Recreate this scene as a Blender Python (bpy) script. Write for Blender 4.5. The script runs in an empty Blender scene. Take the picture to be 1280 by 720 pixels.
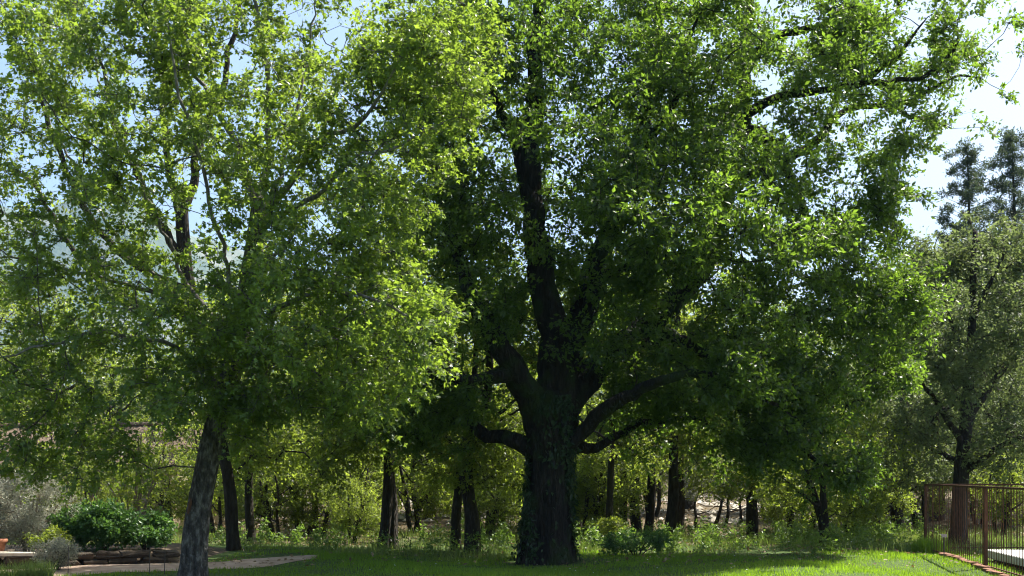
import bpy, math
import numpy as np

# ------------------------------------------------------------------ camera, sky, sun, exposure
sc = bpy.context.scene
F_PX, HZ, EYE = 1600.0, 591.0, 1.7          # focal length and horizon row in photo pixels (1280x720), eye height
cam_d = bpy.data.cameras.new('camera')
cam_d.sensor_width = 36.0
cam_d.lens = 36.0 * F_PX / 1280.0
cam_d.shift_y = (HZ - 360.0) / 1280.0
cam_d.clip_end = 12000.0
cam = bpy.data.objects.new('camera', cam_d)
cam.location = (0, 0, EYE)
cam.rotation_euler = (math.radians(90), 0, 0)
sc.collection.objects.link(cam)
sc.camera = cam

SUN_EL, SUN_AZ = 56.0, 55.0                   # azimuth measured from the view direction (+Y) towards the right (+X)
world = bpy.data.worlds.new('World')
sc.world = world
world.use_nodes = True
nt = world.node_tree
sky = nt.nodes.new('ShaderNodeTexSky')
sky.sky_type = 'NISHITA'
sky.sun_disc = False
sky.sun_elevation = math.radians(SUN_EL)
sky.sun_rotation = math.radians(SUN_AZ)
sky.air_density = 1.0
sky.dust_density = 3.2
sky.ozone_density = 0.6
nt.links.new(sky.outputs[0], nt.nodes['Background'].inputs[0])
nt.nodes['Background'].inputs[1].default_value = 0.085
sun_d = bpy.data.lights.new('sun', 'SUN')
sun_d.energy = 5.0
sun_d.angle = math.radians(0.53)
sun_d.color = (1.0, 0.95, 0.86)
sun = bpy.data.objects.new('sun', sun_d)
sun.rotation_euler = (math.radians(90 - SUN_EL), 0, math.radians(180 - SUN_AZ))
sc.collection.objects.link(sun)
sc.view_settings.view_transform = 'Standard'
sc.view_settings.look = 'None'
sc.view_settings.exposure = 1.55
sc.view_settings.gamma = 1.0
sc.cycles.max_bounces = 5
sc.cycles.diffuse_bounces = 2
sc.cycles.glossy_bounces = 2
sc.cycles.transmission_bounces = 3
sc.cycles.transparent_max_bounces = 4
sc.cycles.caustics_reflective = False
sc.cycles.caustics_refractive = False
sc.cycles.filter_width = 1.1
sc.cycles.use_denoising = True
sc.cycles.denoiser = 'OPENIMAGEDENOISE'

rng = np.random.default_rng(11)
COL = sc.collection


# ------------------------------------------------------------------ helpers
def px(x, y, d):
    """Photo pixel at distance d (metres ahead) -> point."""
    return np.array([(x - 640.0) / F_PX * d, d, EYE - (y - HZ) / F_PX * d])


def gz(x, y):
    """Height of the terrain."""
    x = np.asarray(x, float); y = np.asarray(y, float)
    z = 0.05 * np.sin(x * .55 + 1.3) * np.sin(y * .43) + 0.03 * np.sin(x * 1.1 + y * .7)
    z = z * np.clip((y - 5) / 10, 0, 1)
    t = np.clip((y - 52) / 130, 0, 1)
    z = z + 10 * t * t * (3 - 2 * t)
    t2 = np.clip((y - 36) / 14, 0, 1)
    return z + 0.35 * t2 * t2 * (3 - 2 * t2)


def row(y):
    """Distance of the flat ground seen at photo row y."""
    return F_PX * EYE / (y - HZ)


def link(name, me, mat=None, parent=None, loc=None):
    o = bpy.data.objects.new(name, me)
    COL.objects.link(o)
    if mat is not None and me is not None:
        me.materials.append(mat)
    if parent is not None:
        o.parent = parent
    if loc is not None:
        o.location = loc
    return o


def tag(o, label=None, cat=None, group=None, kind=None):
    for k, v in (('label', label), ('category', cat), ('group', group), ('kind', kind)):
        if v:
            o[k] = v
    return o


def thing(name, label, cat, loc=(0, 0, 0), group=None):
    o = bpy.data.objects.new(name, None)
    o.empty_display_size = 0.2
    COL.objects.link(o)
    o.location = loc
    return tag(o, label, cat, group)


def mesh_np(name, V, F, attr=None, smooth=False):
    """V (n,3); F a list of (m,k) index arrays; attr one value per vertex."""
    me = bpy.data.meshes.new(name)
    V = np.ascontiguousarray(V, np.float32)
    Fs = [np.asarray(f, np.int32) for f in F if len(f)]
    me.vertices.add(len(V))
    me.vertices.foreach_set('co', V.ravel())
    loops = np.concatenate([f.ravel() for f in Fs])
    tot = np.concatenate([np.full(len(f), f.shape[1], np.int32) for f in Fs])
    start = np.concatenate([[0], np.cumsum(tot)[:-1]]).astype(np.int32)
    me.loops.add(len(loops))
    me.loops.foreach_set('vertex_index', loops)
    me.polygons.add(len(tot))
    me.polygons.foreach_set('loop_start', start)
    me.polygons.foreach_set('loop_total', tot)
    me.polygons.foreach_set('use_smooth', np.full(len(tot), bool(smooth)))
    if attr is not None:
        a = me.attributes.new('vary', 'FLOAT', 'POINT')
        a.data.foreach_set('value', np.ascontiguousarray(attr, np.float32))
    me.update(calc_edges=True)
    return me


class MB:
    """Collects shapes into one mesh."""
    def __init__(s):
        s.V = []; s.Q = []; s.T = []; s.n = 0

    def add(s, V, Q=None, T=None):
        s.V.append(np.asarray(V, float))
        if Q is not None and len(Q): s.Q.append(np.asarray(Q) + s.n)
        if T is not None and len(T): s.T.append(np.asarray(T) + s.n)
        s.n += len(V)

    def mesh(s, name, smooth=False):
        F = []
        if s.Q: F.append(np.concatenate(s.Q))
        if s.T: F.append(np.concatenate(s.T))
        return mesh_np(name, np.concatenate(s.V), F, smooth=smooth)


def box(c, size, rz=0.0, jit=0.0):
    c = np.asarray(c, float); h = np.asarray(size, float) / 2
    V = np.array([[sx, sy, sz] for sz in (-1, 1) for sy in (-1, 1) for sx in (-1, 1)], float) * h
    if jit: V = V + rng.normal(0, jit, V.shape)
    ca, sa = math.cos(rz), math.sin(rz)
    V = np.stack([V[:, 0] * ca - V[:, 1] * sa, V[:, 0] * sa + V[:, 1] * ca, V[:, 2]], 1) + c
    Q = [[0, 2, 3, 1], [4, 5, 7, 6], [0, 1, 5, 4], [1, 3, 7, 5], [3, 2, 6, 7], [2, 0, 4, 6]]
    return V, Q


def bevel_box(size, b, jit=0.0):
    """A box with chamfered edges, centred, 24 vertices."""
    hx, hy, hz = np.asarray(size, float) / 2
    V = []; idx = {}
    for sx in (-1, 1):
        for sy in (-1, 1):
            for sz in (-1, 1):
                for ax in range(3):
                    p = [sx * (hx - b), sy * (hy - b), sz * (hz - b)]
                    p[ax] = (sx * hx, sy * hy, sz * hz)[ax]
                    idx[(sx, sy, sz, ax)] = len(V); V.append(p)
    V = np.array(V)
    if jit: V = V + rng.normal(0, jit, V.shape)
    Q = []; T = []
    for ax in range(3):
        u, v = [a for a in range(3) if a != ax]
        for s in (-1, 1):
            f = []
            for su, sv in ((-1, -1), (1, -1), (1, 1), (-1, 1)):
                k = [0, 0, 0]; k[ax] = s; k[u] = su; k[v] = sv
                f.append(idx[(k[0], k[1], k[2], ax)])
            nrm = np.cross(V[f[1]] - V[f[0]], V[f[2]] - V[f[0]])
            if nrm[ax] * s < 0: f = f[::-1]
            Q.append(f)
        for su in (-1, 1):
            for sv in (-1, 1):
                def key(sax, a):
                    k = [0, 0, 0]; k[ax] = sax; k[u] = su; k[v] = sv
                    return idx[(k[0], k[1], k[2], a)]
                f = [key(-1, u), key(1, u), key(1, v), key(-1, v)]
                nrm = np.cross(V[f[1]] - V[f[0]], V[f[2]] - V[f[0]])
                if nrm[u] * su + nrm[v] * sv < 0: f = f[::-1]
                Q.append(f)
    for sx in (-1, 1):
        for sy in (-1, 1):
            for sz in (-1, 1):
                f = [idx[(sx, sy, sz, a)] for a in range(3)]
                nrm = np.cross(V[f[1]] - V[f[0]], V[f[2]] - V[f[0]])
                if nrm @ np.array([sx, sy, sz]) < 0: f = f[::-1]
                T.append(f)
    return V, Q, T


def smooth_line(P, step):
    """Catmull-Rom through the rows of P (any width), resampled about every `step` metres."""
    P = np.asarray(P, float)
    if len(P) < 2: return P
    E = np.vstack([2 * P[0] - P[1], P, 2 * P[-1] - P[-2]])
    out = []
    for i in range(1, len(E) - 2):
        L = np.linalg.norm(E[i + 1, :3] - E[i, :3])
        n = max(1, int(round(L / step)))
        t = np.arange(n)[:, None] / n
        a, b, c, d = E[i - 1], E[i], E[i + 1], E[i + 2]
        out.append(.5 * (2 * b + (c - a) * t + (2 * a - 5 * b + 4 * c - d) * t ** 2 + (3 * b - a - 3 * c + d) * t ** 3))
    out.append(P[-1:])
    return np.vstack(out)


def unit(v):
    return v / np.maximum(np.linalg.norm(v, axis=-1, keepdims=True), 1e-9)


def tube(P, R, sides, rough=0.0, seed=0.0, cap=True, flare=0.0, ridge=0.0):
    """Tapered tube through P with radii R; rough gives lobes and knots, flare spreads root lobes at the start."""
    P = np.asarray(P, float); R = np.asarray(R, float); n = len(P)
    T = np.gradient(P, axis=0) if n > 2 else np.repeat((P[1] - P[0])[None], n, 0)
    T = unit(T)
    ref = np.array([1.0, 0.13, 0.07]) if abs(T[:, 2]).mean() > .6 else np.array([.1, .1, 1.0])
    A = unit(np.cross(T, ref)); B = np.cross(T, A)
    th = np.arange(sides) / sides * 2 * math.pi
    s = np.concatenate([[0], np.cumsum(np.linalg.norm(np.diff(P, axis=0), axis=1))])
    rr = R[:, None] * np.ones((1, sides))
    if rough:
        S = s[:, None]; th_ = th[None]
        rr = rr * (1 + rough * (.5 * np.sin(3 * th_ + seed + .9 * S) + .35 * np.sin(5 * th_ - 1.7 * S + seed * 2)
                                + .3 * np.sin(2 * th_ + 3.1 * S + seed) + .25 * np.sin(8 * th_ + 5 * S)
                                + .3 * np.sin(4.3 * S + seed * 3)))
    if ridge:
        gr = np.random.default_rng(int(seed * 10) + 3); nr = max(7, sides // 4); S = s[:, None]
        ph = np.cumsum(gr.normal(0, .22, (n, 1)), 0) + .5 * np.sin(S * 2.1 + 3 * th[None])
        rr = rr * (1 + ridge * (np.abs(np.sin(nr * .5 * th[None] + ph)) - .6) * (1 + .4 * np.sin(S * 9 + 5 * th[None])) + gr.normal(0, ridge * .16, rr.shape))
    if flare:
        k = np.exp(-s / (R[0] * 1.1))[:, None]
        rr = rr * (1 + flare * k * (.55 + .45 * np.sin(5 * th[None] + seed)))
    V = P[:, None] + rr[..., None] * (np.cos(th)[None, :, None] * A[:, None] + np.sin(th)[None, :, None] * B[:, None])
    V = V.reshape(-1, 3)
    i = np.arange(n - 1)[:, None] * sides; j = np.arange(sides)[None]; j2 = (j + 1) % sides
    Q = np.stack([i + j, i + j2, i + sides + j2, i + sides + j], -1).reshape(-1, 4)
    Tn = None
    if cap:
        V = np.vstack([V, P[-1] + T[-1] * R[-1] * .6])
        b = (n - 1) * sides
        Tn = np.stack([b + np.arange(sides), b + (np.arange(sides) + 1) % sides, np.full(sides, len(V) - 1)], 1)
    return V, Q, Tn


# ------------------------------------------------------------------ materials
MATS = {}


def new_mat(name):
    m = bpy.data.materials.new(name); m.use_nodes = True
    m.node_tree.nodes.clear()
    return m, m.node_tree.nodes, m.node_tree.links


def ramp(n, l, src, stops):
    r = n.new('ShaderNodeValToRGB')
    el = r.color_ramp.elements
    while len(el) < len(stops): el.new(.5)
    for e, (p, c) in zip(el, stops):
        e.position = p; e.color = (*c, 1)
    l.new(src, r.inputs[0])
    return r.outputs[0]


def leaf_mat(name, dark, light, trans, tw=.45, rough=.42, spec=.5):
    m, n, l = new_mat(name)
    at = n.new('ShaderNodeAttribute'); at.attribute_name = 'vary'
    col = ramp(n, l, at.outputs['Fac'], [(0, dark), (.55, tuple((a + b) / 2 for a, b in zip(dark, light))), (1, light)])
    p = n.new('ShaderNodeBsdfPrincipled')
    l.new(col, p.inputs['Base Color'])
    p.inputs['Roughness'].default_value = rough
    p.inputs['Specular IOR Level'].default_value = spec
    tc = ramp(n, l, at.outputs['Fac'], [(0, tuple(a * .75 for a in trans)), (1, tuple(min(1, a * 1.25) for a in trans))])
    t = n.new('ShaderNodeBsdfTranslucent'); l.new(tc, t.inputs[0])
    mx = n.new('ShaderNodeMixShader'); mx.inputs[0].default_value = tw
    l.new(p.outputs[0], mx.inputs[1]); l.new(t.outputs[0], mx.inputs[2])
    o = n.new('ShaderNodeOutputMaterial'); l.new(mx.outputs[0], o.inputs[0])
    MATS[name] = m
    return m


def rough_mat(name, stops, scale=(4, 4, 4), bump=.6, bump_dist=.02, rough=.9, detail=8, vor=None, moss=None):
    """Noise-coloured rough surface with relief; vor adds cracked plates; moss tints upper or random patches."""
    m, n, l = new_mat(name)
    tc = n.new('ShaderNodeTexCoord')
    mp = n.new('ShaderNodeMapping'); mp.inputs['Scale'].default_value = scale
    l.new(tc.outputs['Object'], mp.inputs[0])
    nz = n.new('ShaderNodeTexNoise'); nz.inputs['Scale'].default_value = 1.0
    nz.inputs['Detail'].default_value = detail; nz.inputs['Roughness'].default_value = .65
    l.new(mp.outputs[0], nz.inputs['Vector'])
    fac = nz.outputs['Fac']; h = fac
    if vor:
        v = n.new('ShaderNodeTexVoronoi'); v.feature = 'DISTANCE_TO_EDGE'; v.inputs['Scale'].default_value = vor
        l.new(mp.outputs[0], v.inputs['Vector'])
        mr = n.new('ShaderNodeMapRange'); mr.inputs[2].default_value = .25
        l.new(v.outputs['Distance'], mr.inputs[0])
        mu = n.new('ShaderNodeMath'); mu.operation = 'MULTIPLY'
        l.new(nz.outputs['Fac'], mu.inputs[0]); l.new(mr.outputs[0], mu.inputs[1])
        ad = n.new('ShaderNodeMath'); ad.operation = 'ADD'
        l.new(mu.outputs[0], ad.inputs[0]); l.new(nz.outputs['Fac'], ad.inputs[1])
        h = ad.outputs[0]
    col = ramp(n, l, fac, stops)
    if moss:
        n2 = n.new('ShaderNodeTexNoise'); n2.inputs['Scale'].default_value = moss[1]
        l.new(tc.outputs['Object'], n2.inputs['Vector'])
        f2 = ramp(n, l, n2.outputs['Fac'], [(.5, (0, 0, 0)), (.62, (1, 1, 1))])
        mx = n.new('ShaderNodeMix'); mx.data_type = 'RGBA'
        l.new(f2, mx.inputs[0]); l.new(col, mx.inputs[6]); mx.inputs[7].default_value = (*moss[0], 1)
        col = mx.outputs[2]
    p = n.new('ShaderNodeBsdfPrincipled'); l.new(col, p.inputs['Base Color'])
    p.inputs['Roughness'].default_value = rough
    p.inputs['Specular IOR Level'].default_value = .3
    b = n.new('ShaderNodeBump'); b.inputs['Strength'].default_value = bump; b.inputs['Distance'].default_value = bump_dist
    l.new(h, b.inputs['Height']); l.new(b.outputs[0], p.inputs['Normal'])
    o = n.new('ShaderNodeOutputMaterial'); l.new(p.outputs[0], o.inputs[0])
    MATS[name] = m
    return m


leaf_mat('maple_leaf', (.036, .078, .014), (.125, .18, .045), (.30, .435, .04), .5, .36, .6)
leaf_mat('oak_leaf', (.02, .045, .008), (.055, .09, .018), (.22, .37, .03), .48, .38)
leaf_mat('holm_leaf', (.045, .068, .03), (.125, .155, .07), (.22, .29, .08), .42, .5, .35)
leaf_mat('wood_leaf', (.022, .038, .008), (.07, .095, .024), (.37, .48, .05), .52, .42)
leaf_mat('olive_leaf', (.13, .155, .11), (.23, .25, .18), (.16, .19, .09), .25, .5)
leaf_mat('pine_leaf', (.035, .055, .034), (.08, .105, .06), (.09, .13, .05), .35, .6, .3)
leaf_mat('silver_leaf', (.30, .31, .23), (.48, .48, .38), (.34, .35, .24), .35, .6)
leaf_mat('hedge_leaf', (.04, .10, .03), (.10, .19, .06), (.14, .28, .04), .4, .42, .35)
leaf_mat('yellow_leaf', (.12, .17, .025), (.24, .28, .06), (.34, .42, .04), .5, .45)
leaf_mat('ivy_leaf', (.011, .028, .008), (.03, .06, .015), (.05, .11, .015), .3, .4)
leaf_mat('grass_blade', (.05, .105, .008), (.13, .22, .016), (.30, .50, .02), .5, .5)
leaf_mat('long_grass', (.09, .14, .03), (.22, .27, .08), (.26, .36, .06), .45, .5)
leaf_mat('weed_leaf', (.05, .11, .02), (.16, .22, .06), (.22, .35, .04), .45, .45)
leaf_mat('dry_leaf', (.10, .06, .03), (.34, .25, .15), (.25, .16, .06), .25, .7)
leaf_mat('petal', (.7, .7, .62), (.8, .8, .75), (.6, .6, .5), .3, .6)
rough_mat('oak_bark', [(.3, (.009, .0075, .006)), (.5, (.024, .019, .015)), (.72, (.06, .05, .04))], (11, 11, 2.2), 1.0, .09, .95, 8, 1.1, ((.035, .05, .016), 1.6))
rough_mat('maple_bark', [(.32, (.022, .019, .017)), (.5, (.09, .08, .072)), (.66, (.27, .25, .225))], (15, 15, 6), 1.0, .05, .9, 8, 1.2)
rough_mat('limb_bark', [(.3, (.06, .053, .047)), (.5, (.15, .135, .12)), (.7, (.30, .28, .25))], (16, 16, 5), .9, .03)
rough_mat('wood_bark', [(.25, (.014, .011, .009)), (.5, (.038, .03, .023)), (.8, (.09, .075, .06))], (12, 12, 3), .9, .04, .95, 6, 1.1)
rough_mat('pale_bark', [(.25, (.12, .09, .065)), (.6, (.25, .20, .145)), (.8, (.36, .30, .23))], (14, 14, 5), .7, .02)
rough_mat('bare_wood', [(.3, (.07, .032, .022)), (.7, (.17, .08, .05))], (20, 20, 4), .6, .01)
rough_mat('rust', [(.25, (.04, .018, .012)), (.5, (.10, .042, .022)), (.75, (.19, .085, .04))], (14, 14, 6), .35, .004, .8)
rough_mat('concrete', [(.3, (.55, .54, .50)), (.6, (.68, .67, .63)), (.8, (.76, .75, .71))], (5, 5, 5), .3, .006)
rough_mat('brick', [(.3, (.16, .075, .045)), (.6, (.26, .13, .08)), (.8, (.34, .2, .13))], (12, 12, 12), .7, .01)
rough_mat('edging_stone', [(.25, (.025, .018, .013)), (.5, (.055, .04, .028)), (.8, (.12, .092, .066))], (7, 7, 7), .9, .03)
rough_mat('pale_stone', [(.25, (.3, .26, .2)), (.5, (.45, .4, .32)), (.8, (.58, .53, .45))], (5, 5, 5), .7, .02)
rough_mat('terracotta', [(.3, (.28, .11, .06)), (.7, (.42, .19, .11))], (9, 9, 9), .3, .005)
rough_mat('path_dirt', [(.3, (.26, .18, .13)), (.5, (.38, .28, .21)), (.75, (.50, .39, .31))], (3, 3, 3), .8, .03, .95, 10)
rough_mat('soil', [(.3, (.05, .035, .022)), (.6, (.10, .072, .045)), (.8, (.16, .12, .08))], (4, 4, 4), .9, .04)
rough_mat('stucco', [(.3, (.40, .31, .21)), (.6, (.50, .40, .28)), (.8, (.56, .46, .34))], (2, 2, 2), .4, .01)
rough_mat('roof_tile', [(.3, (.07, .048, .032)), (.6, (.12, .085, .058)), (.8, (.18, .135, .10))], (3, 3, 3), .5, .02)
rough_mat('wire', [(.3, (.05, .045, .04)), (.7, (.12, .10, .09))], (20, 20, 20), .2, .002, .6)
rough_mat('hill_scrub', [(.3, (.05, .07, .035)), (.5, (.09, .11, .055)), (.72, (.24, .22, .17))], (.01, .01, .01), 1, 12, .95, 10)


def ground_mat():
    m, n, l = new_mat('ground_earth')
    tc = n.new('ShaderNodeTexCoord')

    def noise(s, d):
        z = n.new('ShaderNodeTexNoise'); z.inputs['Scale'].default_value = s; z.inputs['Detail'].default_value = d
        l.new(tc.outputs['Object'], z.inputs['Vector']); return z.outputs['Fac']
    grass = ramp(n, l, noise(9, 6), [(.3, (.03, .05, .012)), (.55, (.055, .095, .018)), (.75, (.10, .12, .035))])
    litter = ramp(n, l, noise(14, 8), [(.3, (.055, .038, .022)), (.5, (.09, .068, .038)), (.64, (.13, .11, .06)), (.78, (.22, .19, .12))])
    sx = n.new('ShaderNodeSeparateXYZ'); l.new(tc.outputs['Object'], sx.inputs[0])
    ad = n.new('ShaderNodeMath'); ad.operation = 'MULTIPLY_ADD'; ad.inputs[1].default_value = 9.0
    l.new(noise(.35, 4), ad.inputs[0]); l.new(sx.outputs['Y'], ad.inputs[2])
    mr = n.new('ShaderNodeMapRange'); mr.inputs[1].default_value = 34.5; mr.inputs[2].default_value = 38.5
    l.new(ad.outputs[0], mr.inputs[0])
    mx = n.new('ShaderNodeMix'); mx.data_type = 'RGBA'
    l.new(mr.outputs[0], mx.inputs[0]); l.new(grass, mx.inputs[6]); l.new(litter, mx.inputs[7])
    p = n.new('ShaderNodeBsdfPrincipled'); p.inputs['Roughness'].default_value = .95
    p.inputs['Specular IOR Level'].default_value = .2
    l.new(mx.outputs[2], p.inputs['Base Color'])
    b = n.new('ShaderNodeBump'); b.inputs['Strength'].default_value = .8; b.inputs['Distance'].default_value = .04
    l.new(noise(18, 8), b.inputs['Height']); l.new(b.outputs[0], p.inputs['Normal'])
    o = n.new('ShaderNodeOutputMaterial'); l.new(p.outputs[0], o.inputs[0])
    return m


# ------------------------------------------------------------------ the setting: ground, path, hill
def grid_mesh(name, xs, ys, zf, smooth=True):
    X, Y = np.meshgrid(xs, ys)
    V = np.stack([X, Y, zf(X, Y)], -1).reshape(-1, 3)
    nx, ny = len(xs), len(ys)
    i = (np.arange(ny - 1)[:, None] * nx + np.arange(nx - 1)[None]).ravel()
    Q = np.stack([i, i + 1, i + nx + 1, i + nx], 1)
    return mesh_np(name, V, [Q], smooth=smooth)


xs = np.concatenate([-np.geomspace(3600, 32, 20), np.arange(-30, 30.1, .5), np.geomspace(32, 3600, 20)])
ys = np.concatenate([np.linspace(-400, -10, 8), np.arange(-5, 70, .5), np.geomspace(71, 3700, 30)])
tag(link('ground', grid_mesh('ground', xs, ys, gz), ground_mat()), 'grassy park ground running back under the trees', 'ground', kind='structure')

PATH = smooth_line([(-16, 19.6, .95), (-10, 21.2, .95), (-7.6, 21.9, .9), (-6.2, 22.8, .85), (-5.0, 23.8, .75), (-4.3, 24.7, .5), (-3.9, 25.2, .15)], .25)


def path_sheet():
    n = len(PATH); k = 9
    T = unit(np.gradient(PATH[:, :2], axis=0)); N = np.stack([-T[:, 1], T[:, 0]], 1)
    u = np.linspace(-1, 1, k)
    w = PATH[:, 2:3] * (1 + .16 * np.sin(np.arange(n) * .9)[:, None] * np.sign(u)[None] + rng.normal(0, .05, (n, k)))
    XY = PATH[:, None, :2] + (u[None] * w)[..., None] * N[:, None]
    z = gz(XY[..., 0], XY[..., 1]) + .018 * (1 - u[None] ** 6) + .006
    V = np.concatenate([XY, z[..., None]], -1).reshape(-1, 3)
    i = (np.arange(n - 1)[:, None] * k + np.arange(k - 1)[None]).ravel()
    return mesh_np('path', V, [np.stack([i, i + k, i + k + 1, i + 1], 1)], smooth=True)


tag(link('path', path_sheet(), MATS['path_dirt']), 'pinkish bare earth path curving past the leaning tree', 'path', kind='structure')


def off_path(x, y):
    d = np.full(x.shape, 9.0)
    for p in PATH:
        d = np.minimum(d, np.hypot(x - p[0], y - p[1]) - p[2])
    return d


def hill_z(X, Y):
    X = X / 2.6; Y = Y / 2.6
    r = 205 * np.exp(-((X + 430) / 330) ** 2 - ((Y - 1000) / 210) ** 2) + 70 * np.exp(-((X - 150) / 420) ** 2 - ((Y - 1040) / 200) ** 2)
    r = r * (1 + .06 * np.sin(X * .021 + 1) + .05 * np.sin(X * .05 + Y * .03) + .03 * np.sin(X * .11 - Y * .07))
    return r * 2.6 + 2


hy = np.linspace(640, 1380, 60) * 2.6
tag(link('hill', grid_mesh('hill', np.linspace(-1300, 1000, 120) * 2.6, hy, hill_z), MATS['hill_scrub']),
    'distant blue hill seen through the leaves', 'hill', kind='structure')


# ------------------------------------------------------------------ foliage
LEAF = {
    'maple': (np.array([[0, 0, 0], [1, 0, -.10], [.52, .17, .03], [.36, .52, .0], [.52, -.17, .03], [.36, -.52, .0]]),
              [[0, 1, 2, 3], [0, 5, 4, 1]]),
    'oak': (np.array([[0, 0, 0], [.32, .17, .04], [.68, .27, .05], [1, 0, -.06], [.68, -.27, .05], [.32, -.17, .04]]),
            [[0, 3, 2, 1], [0, 5, 4, 3]]),
    'small': (np.array([[0, 0, 0], [.45, .26, .06], [1, 0, -.03], [.45, -.26, .06]]), [[0, 2, 1], [0, 3, 2]]),
    'narrow': (np.array([[0, 0, 0], [.5, .13, .02], [1, 0, 0], [.5, -.13, .02]]), [[0, 2, 1], [0, 3, 2]]),
}


def leaf_arrays(P, A, N, S, kind, vary):
    """Leaves at P with axis A, face normal N and length S."""
    tv, tf = LEAF[kind]
    A = unit(A); B = unit(np.cross(N, A)); N = np.cross(A, B)
    V = P[:, None] + S[:, None, None] * (tv[None, :, 0, None] * A[:, None] + tv[None, :, 1, None] * B[:, None] + tv[None, :, 2, None] * N[:, None])
    k = len(tv); base = (np.arange(len(P)) * k)[:, None]
    F = np.concatenate([base + np.array(f)[None] for f in tf])
    return V.reshape(-1, 3), F, np.repeat(vary, k)


def foliage(C, R, twigs, leaves, size, kind, up=.35, spread=1.0, droop=.25, flat=.5, seed=0):
    """Leafy sprays round the centres C (radius R each): returns leaf arrays and twig segments."""
    g = np.random.default_rng(seed)
    n = len(C); R = np.broadcast_to(np.asarray(R, float), (n,))
    cen = C.mean(0)
    D = unit(g.normal(size=(n, twigs, 3)) * np.array([1, 1, .75]) + up * np.array([0, 0, 1]) + .35 * unit(C - cen)[:, None])
    L = R[:, None] * g.uniform(.45, 1.1, (n, twigs)) * spread
    S0 = np.repeat(C[:, None], twigs, 1).reshape(-1, 3); S1 = (C[:, None] + D * L[..., None])
    S1[..., 2] -= (droop * L * g.uniform(0, 1, L.shape))
    S1 = S1.reshape(-1, 3); m = len(S0)
    t = g.uniform(.15, 1.05, (m, leaves)) ** .8
    P = S0[:, None] + (S1 - S0)[:, None] * t[..., None] + g.normal(0, .022 + size * .16, (m, leaves, 3))
    A = unit(S1 - S0)[:, None] * .6 + g.normal(0, .65, (m, leaves, 3)) + np.array([0, 0, -droop])
    N = g.normal(0, 1 - flat * .6, (m, leaves, 3)) + np.array([0, 0, 1.0]) * flat * 1.6
    S = size * g.uniform(.4, 1.4, (m, leaves))
    cv = np.repeat(g.uniform(0, 1, n), twigs)[:, None]
    vary = np.clip(.45 * cv + .55 * g.uniform(0, 1, (m, leaves)), 0, 1)
    return leaf_arrays(P.reshape(-1, 3), A.reshape(-1, 3), N.reshape(-1, 3), S.ravel(), kind, vary.ravel()), (S0, S1)


def twig_arrays(S0, S1, r):
    """Three-sided slivers for thousands of straight twigs."""
    T = unit(S1 - S0); ref = np.where(np.abs(T[:, 2:3]) > .8, np.array([[1., 0, 0]]), np.array([[0, 0, 1.]]))
    A = unit(np.cross(T, ref)); B = np.cross(T, A)
    V = []
    for P, rr in ((S0, r), (S1, r * .35)):
        for a in range(3):
            th = a * 2 * math.pi / 3
            V.append(P + rr * (math.cos(th) * A + math.sin(th) * B))
    V = np.stack(V, 1).reshape(-1, 3)
    b = (np.arange(len(S0)) * 6)[:, None]
    Q = np.concatenate([b + np.array([[a, (a + 1) % 3, 3 + (a + 1) % 3, 3 + a]]) for a in range(3)])
    return V, Q


def blob_points(blobs, gap=None, seed=0, clump=.9):
    """Spray centres in a union of ellipsoids. Each blob: centre, radii, count, hollow 0..1. gap(P)->keep mask."""
    g = np.random.default_rng(seed); out = []
    for c, r, n, hollow in blobs:
        got = 0; tries = 0
        ph = g.uniform(0, 6.28, 3)
        while got < n and tries < 60:
            tries += 1
            U = unit(g.normal(size=(n * 3, 3))) * (hollow + (1 - hollow) * g.uniform(0, 1, (n * 3, 1)) ** (1 / 2.2))
            P = np.asarray(c) + U * np.asarray(r)
            w = np.sin(P[:, 0] * 2.7 + ph[0] + np.sin(P[:, 2] * 1.7)) + np.sin(P[:, 1] * 2.5 + ph[1] + np.sin(P[:, 0])) + np.sin(P[:, 2] * 3.6 + ph[2] + np.sin(P[:, 0] * 1.3))
            keep = g.uniform(-clump, 1.3, len(P)) < w
            if gap is not None: keep &= gap(P)
            P = P[keep][:n - got]
            out.append(P); got += len(P)
    return np.concatenate(out)


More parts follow.
